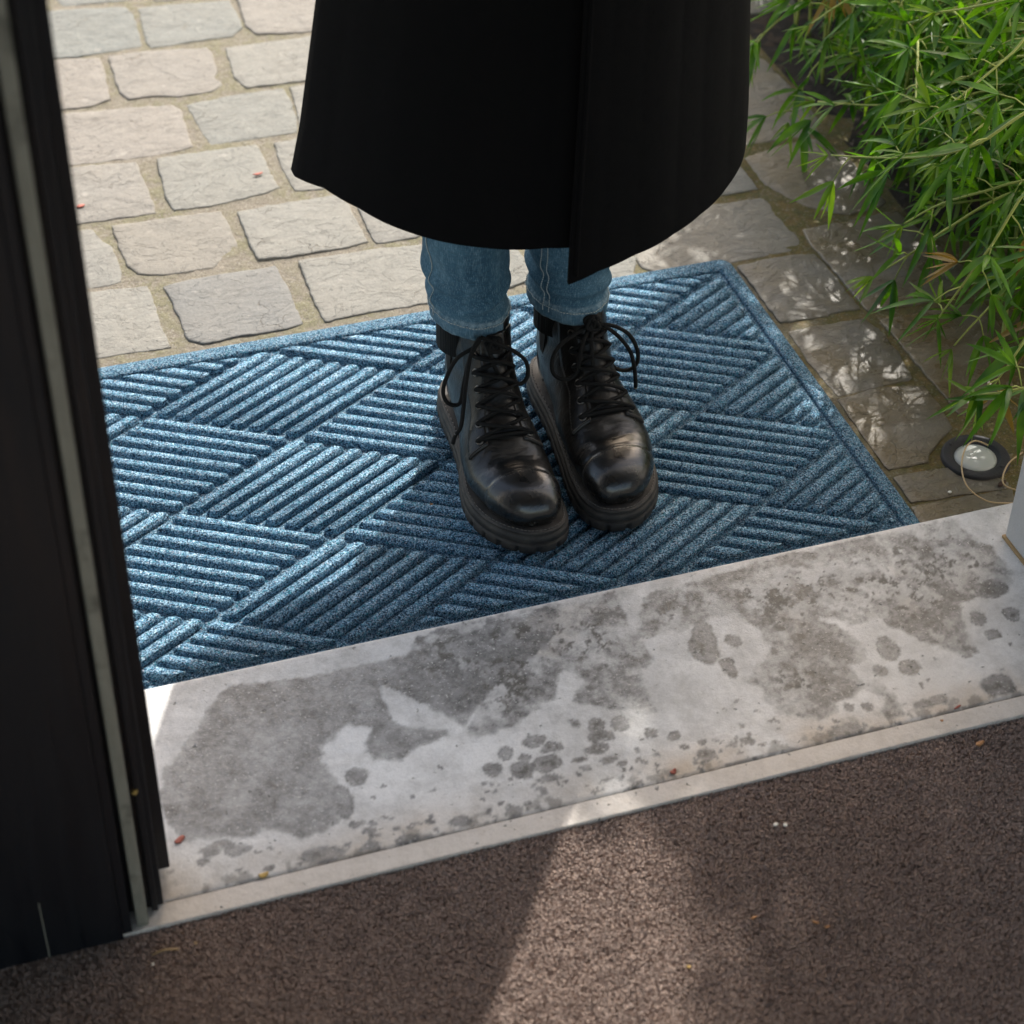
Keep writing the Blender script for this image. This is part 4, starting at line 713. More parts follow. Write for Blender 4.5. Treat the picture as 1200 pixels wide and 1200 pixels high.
bm = bmesh.new(); f = bm.faces.new([bm.verts.new((x,y,-.003)) for x,y in soilP]); bmesh.ops.triangulate(bm, faces=[f])
bmesh.ops.subdivide_edges(bm, edges=bm.edges[:], cuts=4, use_grid_fill=True)
for v in bm.verts:
    v.co.z = -.004+.012*max(0,min(1,(v.co.x-1.18)/.1))*(.6+.8*mnoise.noise(v.co*9))
me = bpy.data.meshes.new('soil_bed'); bm.to_mesh(me); bm.free(); tag(link('soil_bed', me, MAT['soil']), kind='structure')
# moss tufts in the joints
mv = []; mf = []
for (mx,my,rr) in [(.765,1.975,.006),(.755,1.968,.004),(.225,2.075,.006),(.245,2.068,.005),(.425,1.945,.005),(.432,1.99,.004),(.235,2.10,.005),(.30,2.215,.004),(1.055,1.785,.005),(1.045,1.51,.008),(1.06,1.50,.006)]:
    for q in range(60):
        a, d = rnd.uniform(0,6.28), rr*math.sqrt(rnd.random())*1.6; x, y = mx+d*math.cos(a)*1.5, my+d*math.sin(a); h = rnd.uniform(.002,.006); s = .0007
        b = len(mv); lx, ly = rnd.uniform(-.002,.002), rnd.uniform(-.002,.002)
        mv += [(x-s,y,-.006),(x+s,y+s,-.006),(x+lx,y+ly,-.006+h)]; mf.append((b,b+1,b+2))
tag(mesh('moss', mv, mf, MAT['moss'], ground), kind='stuff')
# ------------------------------------------------------------------ doormat
MX0, MX1, MY0, MY1 = .030, .9385, 1.366, 1.9165
IX0, IX1, IY0, IY1 = .058, .9165, 1.394, 1.887
mat = tag(empty('doormat', ((MX0+MX1)/2,(MY0+MY1)/2,0)), 'blue grey ribbed doormat with diamond pattern lying on the paving at the door step', 'doormat')
off = Vector(mat.location)
def mmesh(name, V, F, m_):
    return mesh(name, [Vector(v)-off for v in V], F, m_, mat)
def rrect(x0,x1,y0,y1,r,n=6):
    P = []
    for cx,cy,a0 in ((x1-r,y1-r,0),(x0+r,y1-r,90),(x0+r,y0+r,180),(x1-r,y0+r,270)):
        for i in range(n+1):
            a = RAD(a0+90*i/n); P.append((cx+r*math.cos(a), cy+r*math.sin(a)))
    return P
def rings_mesh(prof):
    V = []; F = []; n = None
    for P, z in prof:
        n = len(P); V += [(x,y,z) for x,y in P]
    for k in range(len(prof)-1):
        for j in range(n): F.append((k*n+j, k*n+(j+1)%n, (k+1)*n+(j+1)%n, (k+1)*n+j))
    return V, F, n
prof = []
for d, z, r in ((0,.001,.016),(.0015,.003,.0155),(.007,.0055,.013),(.016,.0078,.009),(.0225,.0088,.006),(.0255,.0085,.005),(.0275,.0066,.004),(.028,.0035,.0035)):
    prof.append((rrect(MX0+d,MX1-d*.78,MY0+d,MY1-d*1.05,r), z))
V, F, n = rings_mesh(prof); mmesh('border', V, F, MAT['mat_base'])
nx, ny = 40, 24
V = [(IX0-.002+(IX1-IX0+.004)*i/nx, IY0-.002+(IY1-IY0+.004)*j/ny, .0040) for j in range(ny+1) for i in range(nx+1)]
F = [(j*(nx+1)+i, j*(nx+1)+i+1, (j+1)*(nx+1)+i+1, (j+1)*(nx+1)+i) for j in range(ny) for i in range(nx)]
mmesh('base', V, F, MAT['mat_base'])
def clip(P, nx_, ny_, c):      # keep nx*x+ny*y<=c
    out = []
    for i in range(len(P)):
        a, b = P[i], P[(i+1)%len(P)]; da, db = nx_*a[0]+ny_*a[1]-c, nx_*b[0]+ny_*b[1]-c
        if da <= 0: out.append(a)
        if (da < 0 < db) or (db < 0 < da):
            t = da/(da-db); out.append((a[0]+t*(b[0]-a[0]), a[1]+t*(b[1]-a[1])))
    return out
def area(P): return .5*sum(P[i][0]*P[(i+1)%len(P)][1]-P[(i+1)%len(P)][0]*P[i][1] for i in range(len(P)))
def inset(P, d):
    n = len(P); L = []
    for i in range(n):
        a, b = P[i], P[(i+1)%n]; l = math.hypot(b[0]-a[0], b[1]-a[1]); nx_, ny_ = (b[1]-a[1])/l, -(b[0]-a[0])/l
        L.append((nx_, ny_, nx_*a[0]+ny_*a[1]-d))
    out = []
    for i in range(n):
        a1,b1,c1 = L[i-1]; a2,b2,c2 = L[i]; det = a1*b2-a2*b1
        out.append(((c1*b2-c2*b1)/det, (a1*c2-a2*c1)/det) if abs(det) > 1e-5 else P[i])
    return out
def inset_ok(P, D):
    while D > 5e-5:
        Q = inset(P, D)
        if all((Q[i][0]-Q[i-1][0])*(P[i][0]-P[i-1][0])+(Q[i][1]-Q[i-1][1])*(P[i][1]-P[i-1][1]) > 0 for i in range(len(P))) and area(Q) > 0: return Q
        D *= .7
    return P
def cutc(P, d):
    out = []; n = len(P)
    for i in range(n):
        a, b, c = Vector(P[i-1]), Vector(P[i]), Vector(P[(i+1)%n])
        l1, l2 = (a-b).length, (c-b).length; e1, e2 = min(d, l1*.36), min(d, l2*.36)
        out.append(tuple(b+(a-b)*(e1/l1))); out.append(tuple(b+(c-b)*(e2/l2)))
    return out
A_, B_ = .1455, .08425
nrib = 0
def rib(P):
    global nrib
    for nx_,ny_,c in ((1,0,IX1-.006),(-1,0,-IX0-.006),(0,1,IY1-.0055),(0,-1,-IY0-.006)):
        P = clip(P, nx_, ny_, c)
        if len(P) < 3: return
    if area(P) < 0: P = P[::-1]
    # remove tiny edges
    Q = [P[i] for i in range(len(P)) if math.hypot(P[i][0]-P[i-1][0], P[i][1]-P[i-1][1]) > .0015]
    if len(Q) < 3 or area(Q) < 3e-5: return
    P = cutc(Q, .0033)
    # inradius guard
    c = (sum(p[0] for p in P)/len(P), sum(p[1] for p in P)/len(P))
    inr = min(abs((b[1]-a[1])*(c[0]-a[0])-(b[0]-a[0])*(c[1]-a[1]))/math.hypot(b[0]-a[0],b[1]-a[1]) for a,b in ((P[i],P[(i+1)%len(P)]) for i in range(len(P))))
    s = min(1., inr/.0062); prof = []
    for d, z in ((0,.0034),(.0002,.0068),(.0009,.0091),(.0018,.0104),(.0030,.0111)):
        prof.append((inset_ok(P, d*s), .0038+(z-.0038)*(.55+.45*s)))
    V, F, n = rings_mesh(prof); b = (len(prof)-1)*n
    F.append(tuple(b+i for i in range(n)))
    mmesh('rib', V, F, MAT['mat']); nrib += 1
for typ in (1, 2):
    for ci in range(-2, 6):
        for cj in range(-2, 5):
            cx, cy = (.348, 1.804) if typ == 1 else (.2025, 1.71975)
            cx += .291*ci; cy -= .1685*(cj-1)
            if cx < IX0-.2 or cx > IX1+.2 or cy < IY0-.12 or cy > IY1+.12: continue
            s = 1 if typ == 1 else -1
            u = np.array([A_/2*1, B_/2*s])*1.0          # half side vector, bar direction
            v = np.array([A_/2*1, -B_/2*s])*1.0         # across
            for k in range(8):
                t0 = -1+(k+.5)/4; hwid = .0064/(.1458/2)   # half width in v units
                e = 1-.0052/.084
                c0 = np.array([cx,cy])
                P = [tuple(c0+u*a+v*(t0+b)) for a,b in ((-e,-hwid),(e,-hwid),(e,hwid),(-e,hwid))]
                if s > 0: P = P[::-1]
                rib(P)
print('ribs', nrib)
# ------------------------------------------------------------------ door sill slab with its water stains
SX0, SX1, SY0, SY1 = -.25, 1.6, 1.1085, 1.3565
gx = np.arange(SX0, SX1+1e-6, .0022); gy = np.concatenate([[SY0-.0005], np.arange(SY0+.0012, SY1-.0045, .0022), [SY1-.0045,SY1-.0025,SY1-.001,SY1-.0002,SY1,SY1]])
X, Y = np.meshgrid(gx, gy); Z = np.full_like(X, .045)
for k, dz in ((-5,.0001),(-4,.0006),(-3,.0016),(-2,.003),(-1,.05)):
    Z[k,:] -= dz
Z[0,:] -= .0016; Z[1,:] -= .0002
def vnoise(X, Y, sc, seed, oct=4, per=.55):
    rs = np.random.RandomState(seed); out = np.zeros_like(X); amp = 1.; tot = 0
    for o in range(oct):
        G = rs.rand(256,256); xs, ys = X*sc+37.3*o+11, Y*sc+17.1*o+7
        xi, yi = np.floor(xs).astype(int), np.floor(ys).astype(int); fx, fy = xs-xi, ys-yi
        fx = fx*fx*(3-2*fx); fy = fy*fy*(3-2*fy)
        g = lambda i,j: G[(xi+i)%256,(yi+j)%256]
        out += amp*((g(0,0)*(1-fx)+g(1,0)*fx)*(1-fy)+(g(0,1)*(1-fx)+g(1,1)*fx)*fy); tot += amp; amp *= per; sc *= 2.03
    return out/tot-.5
wx = X+.010*vnoise(X,Y,60,1)+.003*vnoise(X,Y,300,2); wy = Y+.009*vnoise(X,Y,60,3)+.003*vnoise(X,Y,300,4)
def poly_sd(P, X, Y):
    n = len(P); D = np.full_like(X, 9.); ins = np.zeros(X.shape, bool)
    for i in range(n):
        x1,y1 = P[i]; x2,y2 = P[(i+1)%n]; dx, dy = x2-x1, y2-y1
        t = np.clip(((X-x1)*dx+(Y-y1)*dy)/(dx*dx+dy*dy+1e-12),0,1); D = np.minimum(D, np.hypot(X-x1-t*dx, Y-y1-t*dy))
        if abs(dy) > 1e-9:
            c = ((y1 > Y) != (y2 > Y)) & (X < dx*(Y-y1)/dy+x1); ins ^= c
    return np.where(ins, -D, D)
ss = lambda a,b,x: (lambda t: t*t*(3-2*t))(np.clip((x-a)/(b-a),0,1))
wet = np.zeros_like(X); core = np.zeros_like(X)
for k, P in enumerate(WET_POLYS):
    d = poly_sd(P, wx, wy); a = 1-ss(-.004,.002,d+.006*vnoise(X,Y,130,90+k,4,.65))
    pat = np.clip(.84+ (1.0 if k == 0 else 2.1)*vnoise(X,Y,30,20+k,6,.78),.15,1.15)
    if k: pat = np.clip(pat,.5,1)*(.55+.45*ss(-.10,.07,vnoise(X,Y,44,70+k,5,.68)))+.25*ss(.0,.2,vnoise(X,Y,120,75+k,4,.6))
    wet = np.maximum(wet, a*np.clip(pat,0,1.1)); core = np.maximum(core, (1-ss(-.03,.0,d))*(0.2 if k == 0 else 1.))
rsp = random.Random(8)
for q in range(150):
    bx_ = rsp.gauss(.50,.16) if q % 3 else rsp.uniform(.1,.95); WET_SPOTS.append((bx_, SY0+abs(rsp.gauss(.012,.035)), rsp.uniform(.0012,.0035), rsp.uniform(.0012,.003)))
for (cx,cy,ra,rb) in WET_SPOTS:
    d = np.hypot((wx-cx)/max(ra,.0022), (wy-cy)/max(rb,.0022)); a = 1-ss(.84,1.10,d)
    rim = np.exp(-((d-.92)/.12)**2)*.2
    wet = np.maximum(wet, np.clip(a*(.82+.5*vnoise(X,Y,90,9))+rim*a,0,1.1))
    if ra > .0045: core = np.maximum(core, (1-ss(.2,.75,d))*.9)
grime = np.clip(ss(-.05,.55,(Y-1.235)/.13+1.5*vnoise(X,Y,14,81,5,.62))*.42,0,.5)*(.7+1.2*vnoise(X,Y,70,83,4,.65)); wet = np.maximum(wet, grime+0*wet); wet = np.maximum(wet, np.clip(.10+.9*vnoise(X,Y,9,85,5,.6),0,.3))
sp = vnoise(X,Y,150,31,4,.7); sp2 = vnoise(X,Y,38,33,3,.6)
speck = np.clip(ss(.03,.16,sp+.55*sp2-.04)*core,0,1)*.9
edge = np.exp(-((Y-SY0)/.020)**2); tan = np.clip(np.exp(-((Y-SY0)/.030)**2)*(.42+1.4*vnoise(X,Y,22,41,4,.6)),0,.8)
dk = ss(.12,.2,vnoise(X,Y,95,47,3,.6)+.25*(edge-.55))*edge*.55
speck = np.maximum(speck, np.clip(dk,0,.5))
tan = np.maximum(tan, np.clip(.9*ss(.02,.3,vnoise(X,Y,12,51,4))*core,0,.3))
V = np.stack([X,Y,Z+.0005*vnoise(X,Y,40,61)],-1).reshape(-1,3); a, b = X.shape
idx = np.arange(a*b).reshape(a,b); F = np.stack([idx[:-1,:-1],idx[:-1,1:],idx[1:,1:],idx[1:,:-1]],-1).reshape(-1,4)
sill = npmesh('door_sill', V, F, MAT['slab']); tag(sill, kind='structure')
ca = sill.data.color_attributes.new('stain', 'FLOAT_COLOR', 'POINT')
ca.data.foreach_set('color', np.stack([np.clip(wet,0,1),speck,tan,np.ones_like(X)],-1).astype(np.float32).ravel())
def strip_stain(o, t):
    c = o.data.color_attributes.new('stain','FLOAT_COLOR','POINT'); n = len(o.data.vertices)
    c.data.foreach_set('color', np.tile(np.array([0.,0,t,1],np.float32), n))
led = box('ledge', (SX0,1.0850,-.02), (SX1,1.1076,.0444), MAT['slab'], sill, .002, 3); strip_stain(led, .45)
# ------------------------------------------------------------------ carpet indoors
fl = mesh('floor', [(-3,-3,.0386),(4,-3,.0386),(4,1.0845,.0386),(-3,1.0845,.0386)], [(0,1,2,3)], MAT['carpet_base']); tag(fl, kind='structure')
rs = np.random.RandomState(3); N = 330000
px, py = rs.uniform(-.25,1.15,N), rs.uniform(.70,1.0868,N)
h = rs.uniform(.0054,.0064,N)+.0006*np.sin(px*90+2*np.sin(py*70))*np.sin(py*110+1.7*np.sin(px*60)); az = rs.uniform(0,6.283,N); ln = rs.uniform(.0010,.0030,N); wv = rs.uniform(.0005,.0009,N)
fx, fy = np.cos(az), np.sin(az); sx, sy = -fy, fx
def pv(t, s, hz): return np.stack([px+fx*ln*t+sx*wv*s, py+fy*ln*t+sy*wv*s, .036+h*hz],-1)
VV = np.stack([pv(0,-1,0),pv(0,1,0),pv(.35,1,.75),pv(.35,-1,.75),pv(1,.7,.97),pv(1,-.7,.97)],1).reshape(-1,3)
b6 = (np.arange(N)*6)[:,None]; FF = np.concatenate([b6+np.array([[0,1,2,3]]), b6+np.array([[3,2,4,5]])])
tag(npmesh('carpet_pile', VV, FF, MAT['carpet'], fl), kind='stuff')
# ------------------------------------------------------------------ left door frame and leaf
df = tag(empty('door_frame', (-.2,1.085,.04)), 'dark anthracite door frame post with a weathered metal strip, left of the doorway', 'door frame')
def fbox(name, lo, hi, m_, bev=.0012):
    l = Vector(df.location); return box(name, Vector(lo)-l, Vector(hi)-l, m_, df, bev)
fbox('panel', (-1.2,1.083,.0405), (.0505,1.16,2.2), MAT['frame'])
fbox('lip', (.0505,1.086,.0405), (.0585,1.15,2.2), MAT['frame'], .001)
fbox('channel', (.0585,1.105,.046), (.088,1.16,2.2), MAT['frame'], .001)
st = fbox('metal_strip', (.0630,1.089,.0425), (.0728,1.105,2.2), MAT['strip'], .002)
fbox('groove_bead', (.0775,1.099,.047), (.0825,1.105,2.2), MAT['frame'], .001)
fbox('seam', (-.010,1.0824,.0405), (-.0092,1.0832,.11), MAT['strip'], 0)
dl = tag(empty('door_leaf', (.095,1.15,.06)), 'narrow dark edge of the open door leaf hanging just above the stone sill', 'door')
l = Vector(dl.location)
box('leaf_edge', Vector((.0865,1.132,.0575))-l, Vector((.0995,1.1315+.045,2.2))-l, MAT['frame'], dl, .001)
box('leaf_core', Vector((.0840,1.161,.0600))-l, Vector((.0865,1.176,2.2))-l, MAT['frame'], dl, 0)
# ------------------------------------------------------------------ right jamb and the house around the door
jm = tag(empty('door_pillar', (1.1,1.2,.045)), 'pale grey stone door pillar at the right end of the sill', 'pillar'); l = Vector(jm.location)
box('shaft', Vector((.9798,.95,.048))-l, Vector((1.9,1.3092,2.2))-l, MAT['jamb'], jm, .002)
box('joint', Vector((.9775,.948,.0452))-l, Vector((1.9,1.3105,.0482))-l, MAT['twig'], jm, 0)
hs = tag(empty('house_wall', (0,1.3,2.2)), 'pale rendered house wall above the doorway', 'wall'); l = Vector(hs.location)
box('lintel', Vector((-3,1.16,2.2))-l, Vector((4,1.31,3.2))-l, MAT['white'], hs, 0)
box('side_wall', Vector((-3,1.161,-.1))-l, Vector((-1.2,1.305,2.2))-l, MAT['white'], hs, 0)
box('side_wall', Vector((1.9,1.161,-.1))-l, Vector((4,1.305,2.2))-l, MAT['white'], hs, 0)
room = mesh('interior_wall', [(-3,-3,0),(4,-3,0),(4,-3,2.5),(-3,-3,2.5),(-3,1.16,0),(-3,1.16,2.5),(4,1.16,0),(4,1.16,2.5)], [(4,0,3,5),(1,6,7,2)], MAT['white'], None, False); tag(room, kind='structure')
ce = mesh('ceiling', [(-3,-3,2.5),(4,-3,2.5),(4,1.16,2.5),(-3,1.16,2.5)], [(0,3,2,1)], MAT['white']); tag(ce, kind='structure')
# ------------------------------------------------------------------ person
person = tag(empty('person', (.59,1.68,0)), 'person in long black coat, blue jeans and black laced boots standing on the doormat', 'person')
def pm(name, V, F, m_, parent=None, smooth=True):
    pl = Vector(person.location)
    return mesh(name, [Vector(v)-pl for v in V], F, m_, parent or person, smooth)
# ---- boots
ST = np.array([ # Ty Tz By Bz hw
 (-.2695,.042,-.269,.036,.006),(-.2665,.054,-.263,.0325,.0185),(-.258,.0640,-.255,.0305,.0285),(-.243,.0710,-.24,.0300,.0372),(-.222,.0740,-.22,.0300,.0432),
 (-.205,.0745,-.195,.0300,.0468),(-.190,.0810,-.165,.0300,.0462),(-.175,.0905,-.13,.0300,.0430),(-.160,.1020,-.095,.0300,.0398),(-.149,.1130,-.055,.0300,.0378),
 (-.141,.1240,-.022,.0310,.0370),(-.1325,.1360,-.006,.045,.0358),(-.1260,.1490,-.002,.075,.0350),(-.1205,.1620,-.007,.110,.0348),(-.1175,.1680,-.014,.145,.0350),(-.1165,.1740,-.018,.166,.0350)])
ST[:,3] = np.where(ST[:,3] < .037, ST[:,3]-.004, ST[:,3])
ST[:,1] -= .004*np.clip((9-np.arange(len(ST)))/4,0,1)
ST[8:,4] *= .93
def S_at(s):
    n = len(ST); i = min(int(s), n-2); f = s-i; g = lambda k: ST[min(max(k,0),n-1)]
    a,b,c,d = g(i-1),g(i),g(i+1),g(i+2)
    return .5*((2*b)+(-a+c)*f+(2*a-5*b+4*c-d)*f*f+(-a+3*b-3*c+d)*f**3)
def surf(s, ph, sd_):
    q = S_at(s); T = np.array([q[0],q[1]]); B = np.array([q[2],q[3]]); C = (T+B)/2; e = (T-B)/2; hw = q[4]*.935
    cph, sph = math.cos(ph), math.sin(ph)
    k = max(0,min(1,(11-s)/4))              # 1 on the foot, 0 on the shaft
    pw = 1-.42*k if cph < 0 else 1-.10*k
    cc = math.copysign(abs(cph)**pw, cph); sx_ = math.copysign(abs(sph)**(1-.20*k), sph)
    low = -.16*k*(1 if s > 1 else s)        # widest part sits low on the foot
    y, z = C+e*cc
    toe = max(0,min(1,(-.14-y)/.13)); x = hw*sx_*(1-.10*k*max(0,cc))+sd_*(.010*toe**2-.004*math.sin(toe*3.14))
    return np.array([x,y,z])
def nrm(s, ph, sd_):
    d = .02; a = surf(min(s+d,15),ph,sd_)-surf(max(s-d,0),ph,sd_); b = surf(s,ph+d,sd_)-surf(s,ph-d,sd_)
    n = np.cross(a,b); n /= np.linalg.norm(n)+1e-12
    q = S_at(s); c = np.array([0,(q[0]+q[2])/2,(q[1]+q[3])/2])
    if np.dot(n, surf(s,ph,sd_)-c) < 0: n = -n
    return n
SHELL = [(0,.0060),(.018,.0015),(.0295,-.018),(.0335,-.048),(.0335,-.09),(.0362,-.13),(.0425,-.17),(.0460,-.205),(.0425,-.238),(.0315,-.263),(.0125,-.2785)]
def make_boot(bx, by, rot, sd_, laces, tag_red=False):
    """sd_: +1 when the inner side of the foot is at +x"""
    M_ = Matrix.Translation((bx,by,.0108)) @ Matrix.Rotation(rot,4,'Z')
    pl = Vector(person.location)
    boot = bpy.data.objects.new('boot', None); COL.objects.link(boot); boot.parent = person; boot.location = Vector((bx,by,0))-pl
    def add(name, V, F, m_, smooth=True):
        return mesh(name, [(M_ @ Vector(v))-Vector((bx,by,0)) for v in V], F, m_, boot, smooth)
    # upper
    NS, NP = 165, 72; V = []; F = []
    capS, vampS = 3.95, 6.0
    for i in range(NS+1):
        s = 15*i/NS
        for j in range(NP):
            ph = -math.pi+2*math.pi*j/NP; p = surf(s,ph,sd_); n_ = nrm(max(s,.15),ph,sd_); d = 0
            a = abs(ph)
            sc_ = capS+.45*(a/1.6)**2*0-.25*a
            if s < sc_: d += .0017*max(0,min(1,(sc_-s)/.10))*min(1,s/.6)
            elif s < sc_+.25: d -= .0007*(1-(s-sc_)/.25)
            if 4.1 < s < 7.6 and a < 1.5:   # flex creases across the vamp
                wv_ = mnoise.noise(Vector((ph*1.6+7*sd_, s*.55, 2.))); f_ = math.sin((s-4.1)/3.5*math.pi)*(1-(a/1.5)**2)
                d += -.0020*max(0, 1-abs(((s+1.1*wv_)*1.55) % 1.-.5)*7)*f_*(.6+.8*mnoise.noise(Vector((ph*2.1, s, 5+sd_))))
            if s > 9: d += .0012*math.sin(z_ if False else (p[2]*170+2*math.sin(ph*2)))*min(1,(s-9)/2)*max(0,min(1,(14-s)))
            V.append(p+n_*d)
    for i in range(NS):
        for j in range(NP): F.append((i*NP+j, i*NP+(j+1)%NP, (i+1)*NP+(j+1)%NP, (i+1)*NP+j))
    V.append(surf(0,0,sd_)*.5+surf(0,math.pi,sd_)*.5)
    for j in range(NP): F.append((len(V)-1, (j+1)%NP, j))
    add('upper', V, F, MAT['leather'])
    def patch(name, fn, ns, npp, m_, off=.0012, th=.0015):
        V = []; F = []
        for lay in (off, off-th-.0012):
            for i in range(ns+1):
                for j in range(npp+1):
                    s, ph = fn(i/ns, j/npp); q = surf(s,ph,sd_); V.append(q+nrm(s,ph,sd_)*lay)
        w_ = npp+1; L = (ns+1)*w_
        for i in range(ns):
            for j in range(npp):
                k = i*w_+j; F.append((k,k+1,k+w_+1,k+w_))
        bd = [j for j in range(w_)]+[i*w_+npp for i in range(1,ns+1)]+[ns*w_+j for j in range(npp-1,-1,-1)]+[i*w_ for i in range(ns-1,0,-1)]
        for a,b in zip(bd, bd[1:]+bd[:1]): F.append((a,a+L,b+L,b))
        return add(name, V, F, m_)
    def seam(name, fn, n, m_, r=.00045, off=.0022, dash=True):
        P = [surf(*fn(i/n),sd_)+nrm(*fn(i/n),sd_)*off for i in range(n+1)]
        P = np.array(P); L = []
        if dash:
            Q = catmull(P, n*4)
            for i in range(0, len(Q)-3, 4): L.append(tube_geo(Q[i:i+3], r, 4))
        else: L.append(tube_geo(catmull(P,n*3), r, 5))
        V, F = join_geo(L); return add(name, V, F, m_)
    # lace facings left and right
    def pin(s): return .34 if s > 9 else .34+.03*(9-s)
    def pout(s): return (.95 if s > 8.0 else .95+.10*(8.0-s))
    for sg in (-1, 1):
        fs = lambda u: 6.15+(13.6-6.15)*u
        fn = lambda u, v, sg=sg: ((lambda s: (s-.35*v*(1 if u < .02 else max(0,1-u*6)), sg*(pin(s)+(pout(s)-pin(s))*v)))(fs(u)))
        patch('facing', fn, 40, 8, MAT['leather'], .0022, .0016)
        seam('stitching', lambda t, sg=sg: ((lambda s: (s-.3*max(0,1-t*6), sg*(pout(s)-.05)))(6.2+8.1*t)), 60, MAT['dthread'], .0003, .0025)
        seam('stitching', lambda t, sg=sg: (6.28-.33*t, sg*(pin(6.2)+(pout(6.2)-.05-pin(6.2))*t)), 14, MAT['dthread'], .0004, .0026)
        # stretch side panel
        patch('side_gusset', lambda u, v, sg=sg: (10.6+3.3*u, sg*(1.25+.35*(1-u)**1.5+(.62-.55*(1-u)**1.5)*v)), 18, 20, MAT['elastic'], .0009, .0012)
    # toe cap edge stitched line
    CS = 3.95
    cap = lambda t: (CS-.25*abs(-1.75+3.5*t)-.10, -1.75+3.5*t)
    seam('stitching', cap, 40, MAT['dthread'], .00028, .0016)
    seam('stitching', lambda t: (CS-.25*abs(-1.75+3.5*t)-.22, -1.75+3.5*t), 40, MAT['dthread'], .00028, .0016)
    # heel counter and back stay
    patch('heel_counter', lambda u, v: (9.3+2.6*u, math.pi-1.15*(1-.35*u)+2.3*(1-.35*u)*v), 16, 20, MAT['leather'], .0011, .0013)
    patch('back_stay', lambda u, v: (11.6+2.4*u, math.pi-.28+.56*v), 12, 6, MAT['leather'], .0013, .0013)
    q0 = surf(12.3,math.pi,sd_); q1 = surf(13.9,math.pi,sd_)
    P = catmull([q0+np.array([0,.001,0]), q0+np.array([0,.010,.006]), (q0+q1)/2+np.array([0,.016,.004]), q1+np.array([0,.011,.004]), q1+np.array([0,.001,0])], 16)
    L = [tube_geo(P+np.array([dx,0,0]), .0012, 6) for dx in np.linspace(-.007,.007,9)]
    V, F = join_geo(L); add('pull_tab', V, F, MAT['elastic'])
    # tongue with a padded rolled top
    patch('tongue', lambda u, v: (6.6+6.9*u, -.42+.84*v), 30, 10, MAT['leather'], .0016+.0006, .0012)
    # eyelets and laces
    rows = [6.5, 7.4, 8.4, 9.5, 10.7, 11.9]
    ph_e = lambda s: pin(s)+.21
    EP = {}
    for j, s in enumerate(rows):
        for sg in (-1, 1):
            p = surf(s, sg*ph_e(s), sd_); n_ = nrm(s, sg*ph_e(s), sd_); EP[(j,sg)] = (p+n_*.0026, n_)
            t1 = np.cross(n_, [0,0,1.]); t1 /= np.linalg.norm(t1); t2 = np.cross(n_,t1)
            ring = [p+n_*.0030+.0034*(math.cos(a)*t1+math.sin(a)*t2) for a in np.linspace(0,2*math.pi,18,endpoint=False)]
            V, F = tube_geo(ring, .0011, 7, True); add('eyelet', V, F, MAT['eyelet'])
            disc = [p+n_*.0028+.0026*(math.cos(a)*t1+math.sin(a)*t2) for a in np.linspace(0,2*math.pi,14,endpoint=False)]
            add('eyelet_hole', disc, [tuple(range(14))], MAT['elastic'], False)
    rl = random.Random(int(bx*1000)); G = []
    for j in range(len(rows)):
        a, na = EP[(j,-1)]; b, nb = EP[(j,1)]
        if j == 0:
            mid = surf(rows[0],0,sd_)+nrm(rows[0],0,sd_)*.005; P = [a-na*.002, a+na*.003, mid, b+nb*.003, b-nb*.002]
            G.append(tube_geo(catmull(P, 24), .0022, 8))
        if j+1 < len(rows):
            for sg in (-1, 1):
                a, na = EP[(j,sg)]; b, nb = EP[(j+1,-sg)]; up = .0078 if sg > 0 else .0052
                jit = np.array([rl.uniform(-.001,.001), 0, rl.uniform(-.0022,.0022)])
                s0, s1, p0 = rows[j], rows[j+1], ph_e(rows[j]); p1 = ph_e(s1)
                def on(t, o): s_ = s0+(s1-s0)*t; q_ = sg*(p0+(-p1-p0)*t); return surf(s_,q_,sd_)+nrm(s_,q_,sd_)*o
                P = [a-na*.002, a+na*.0036, on(.25,up)+jit*.5, on(.5,up+.002)+jit, on(.75,up)+jit*.5, b+nb*.0032, b-nb*.003]
                G.append(tube_geo(catmull(P, 30), .0021, 8))
    V, F = join_geo(G); add('lacing', V, F, MAT['lace'])
    kn = surf(12.6,0,sd_)+nrm(12.6,0,sd_)*.007; G = []
    for q in range(4):
        a0 = q*.9; ring = [kn+np.array([.0065*math.cos(t)*math.cos(a0)+.002*math.sin(2*t), .003*math.sin(t)-.002*q*.5, .0055*math.sin(t)+.003*math.cos(t)*math.sin(a0)]) for t in np.linspace(0,6.283,20,endpoint=False)]
        G.append(tube_geo(ring, .0022, 8, True))
    V, F = join_geo(G); add('lace_knot', V, F, MAT['lace'])
    Mi = M_.inverted()
    for nm, L, tip in laces:
        P = catmull(L, 70); V, F = tube_geo(P, .0022, 8)
        add(nm, [Mi @ Vector(v) for v in V], F, MAT['lace'])
        if tip:
            d = P[-1]-P[-4]; d /= np.linalg.norm(d); V, F = tube_geo([P[-1]-d*.012, P[-1]+d*.002], .0016, 8); add('lace_tip', [Mi @ Vector(v) for v in V], F, MAT['twig'] if tip == 2 else MAT['dthread'])
    # sole
    half = [(x,y) for x,y in SHELL]; ctrl = half+[(-x,y) for x,y in half[::-1][0:-1]]
    prof_k = .86; O = catmull(ctrl, 360, True); O = np.array([(x+sd_*((.010*max(0,min(1,(-.14-y)/.13))**2)-.004*math.sin(max(0,min(1,(-.14-y)/.13))*3.14)), y) for x,y in O])
    Tn = np.roll(O,-1,0)-np.roll(O,1,0); Tn /= np.linalg.norm(Tn,axis=1)[:,None]; Nn = np.stack([Tn[:,1],-Tn[:,0]],-1)
    cc = O.mean(0)
    if np.mean(np.sum(Nn*(O-cc),1)) < 0: Nn = -Nn
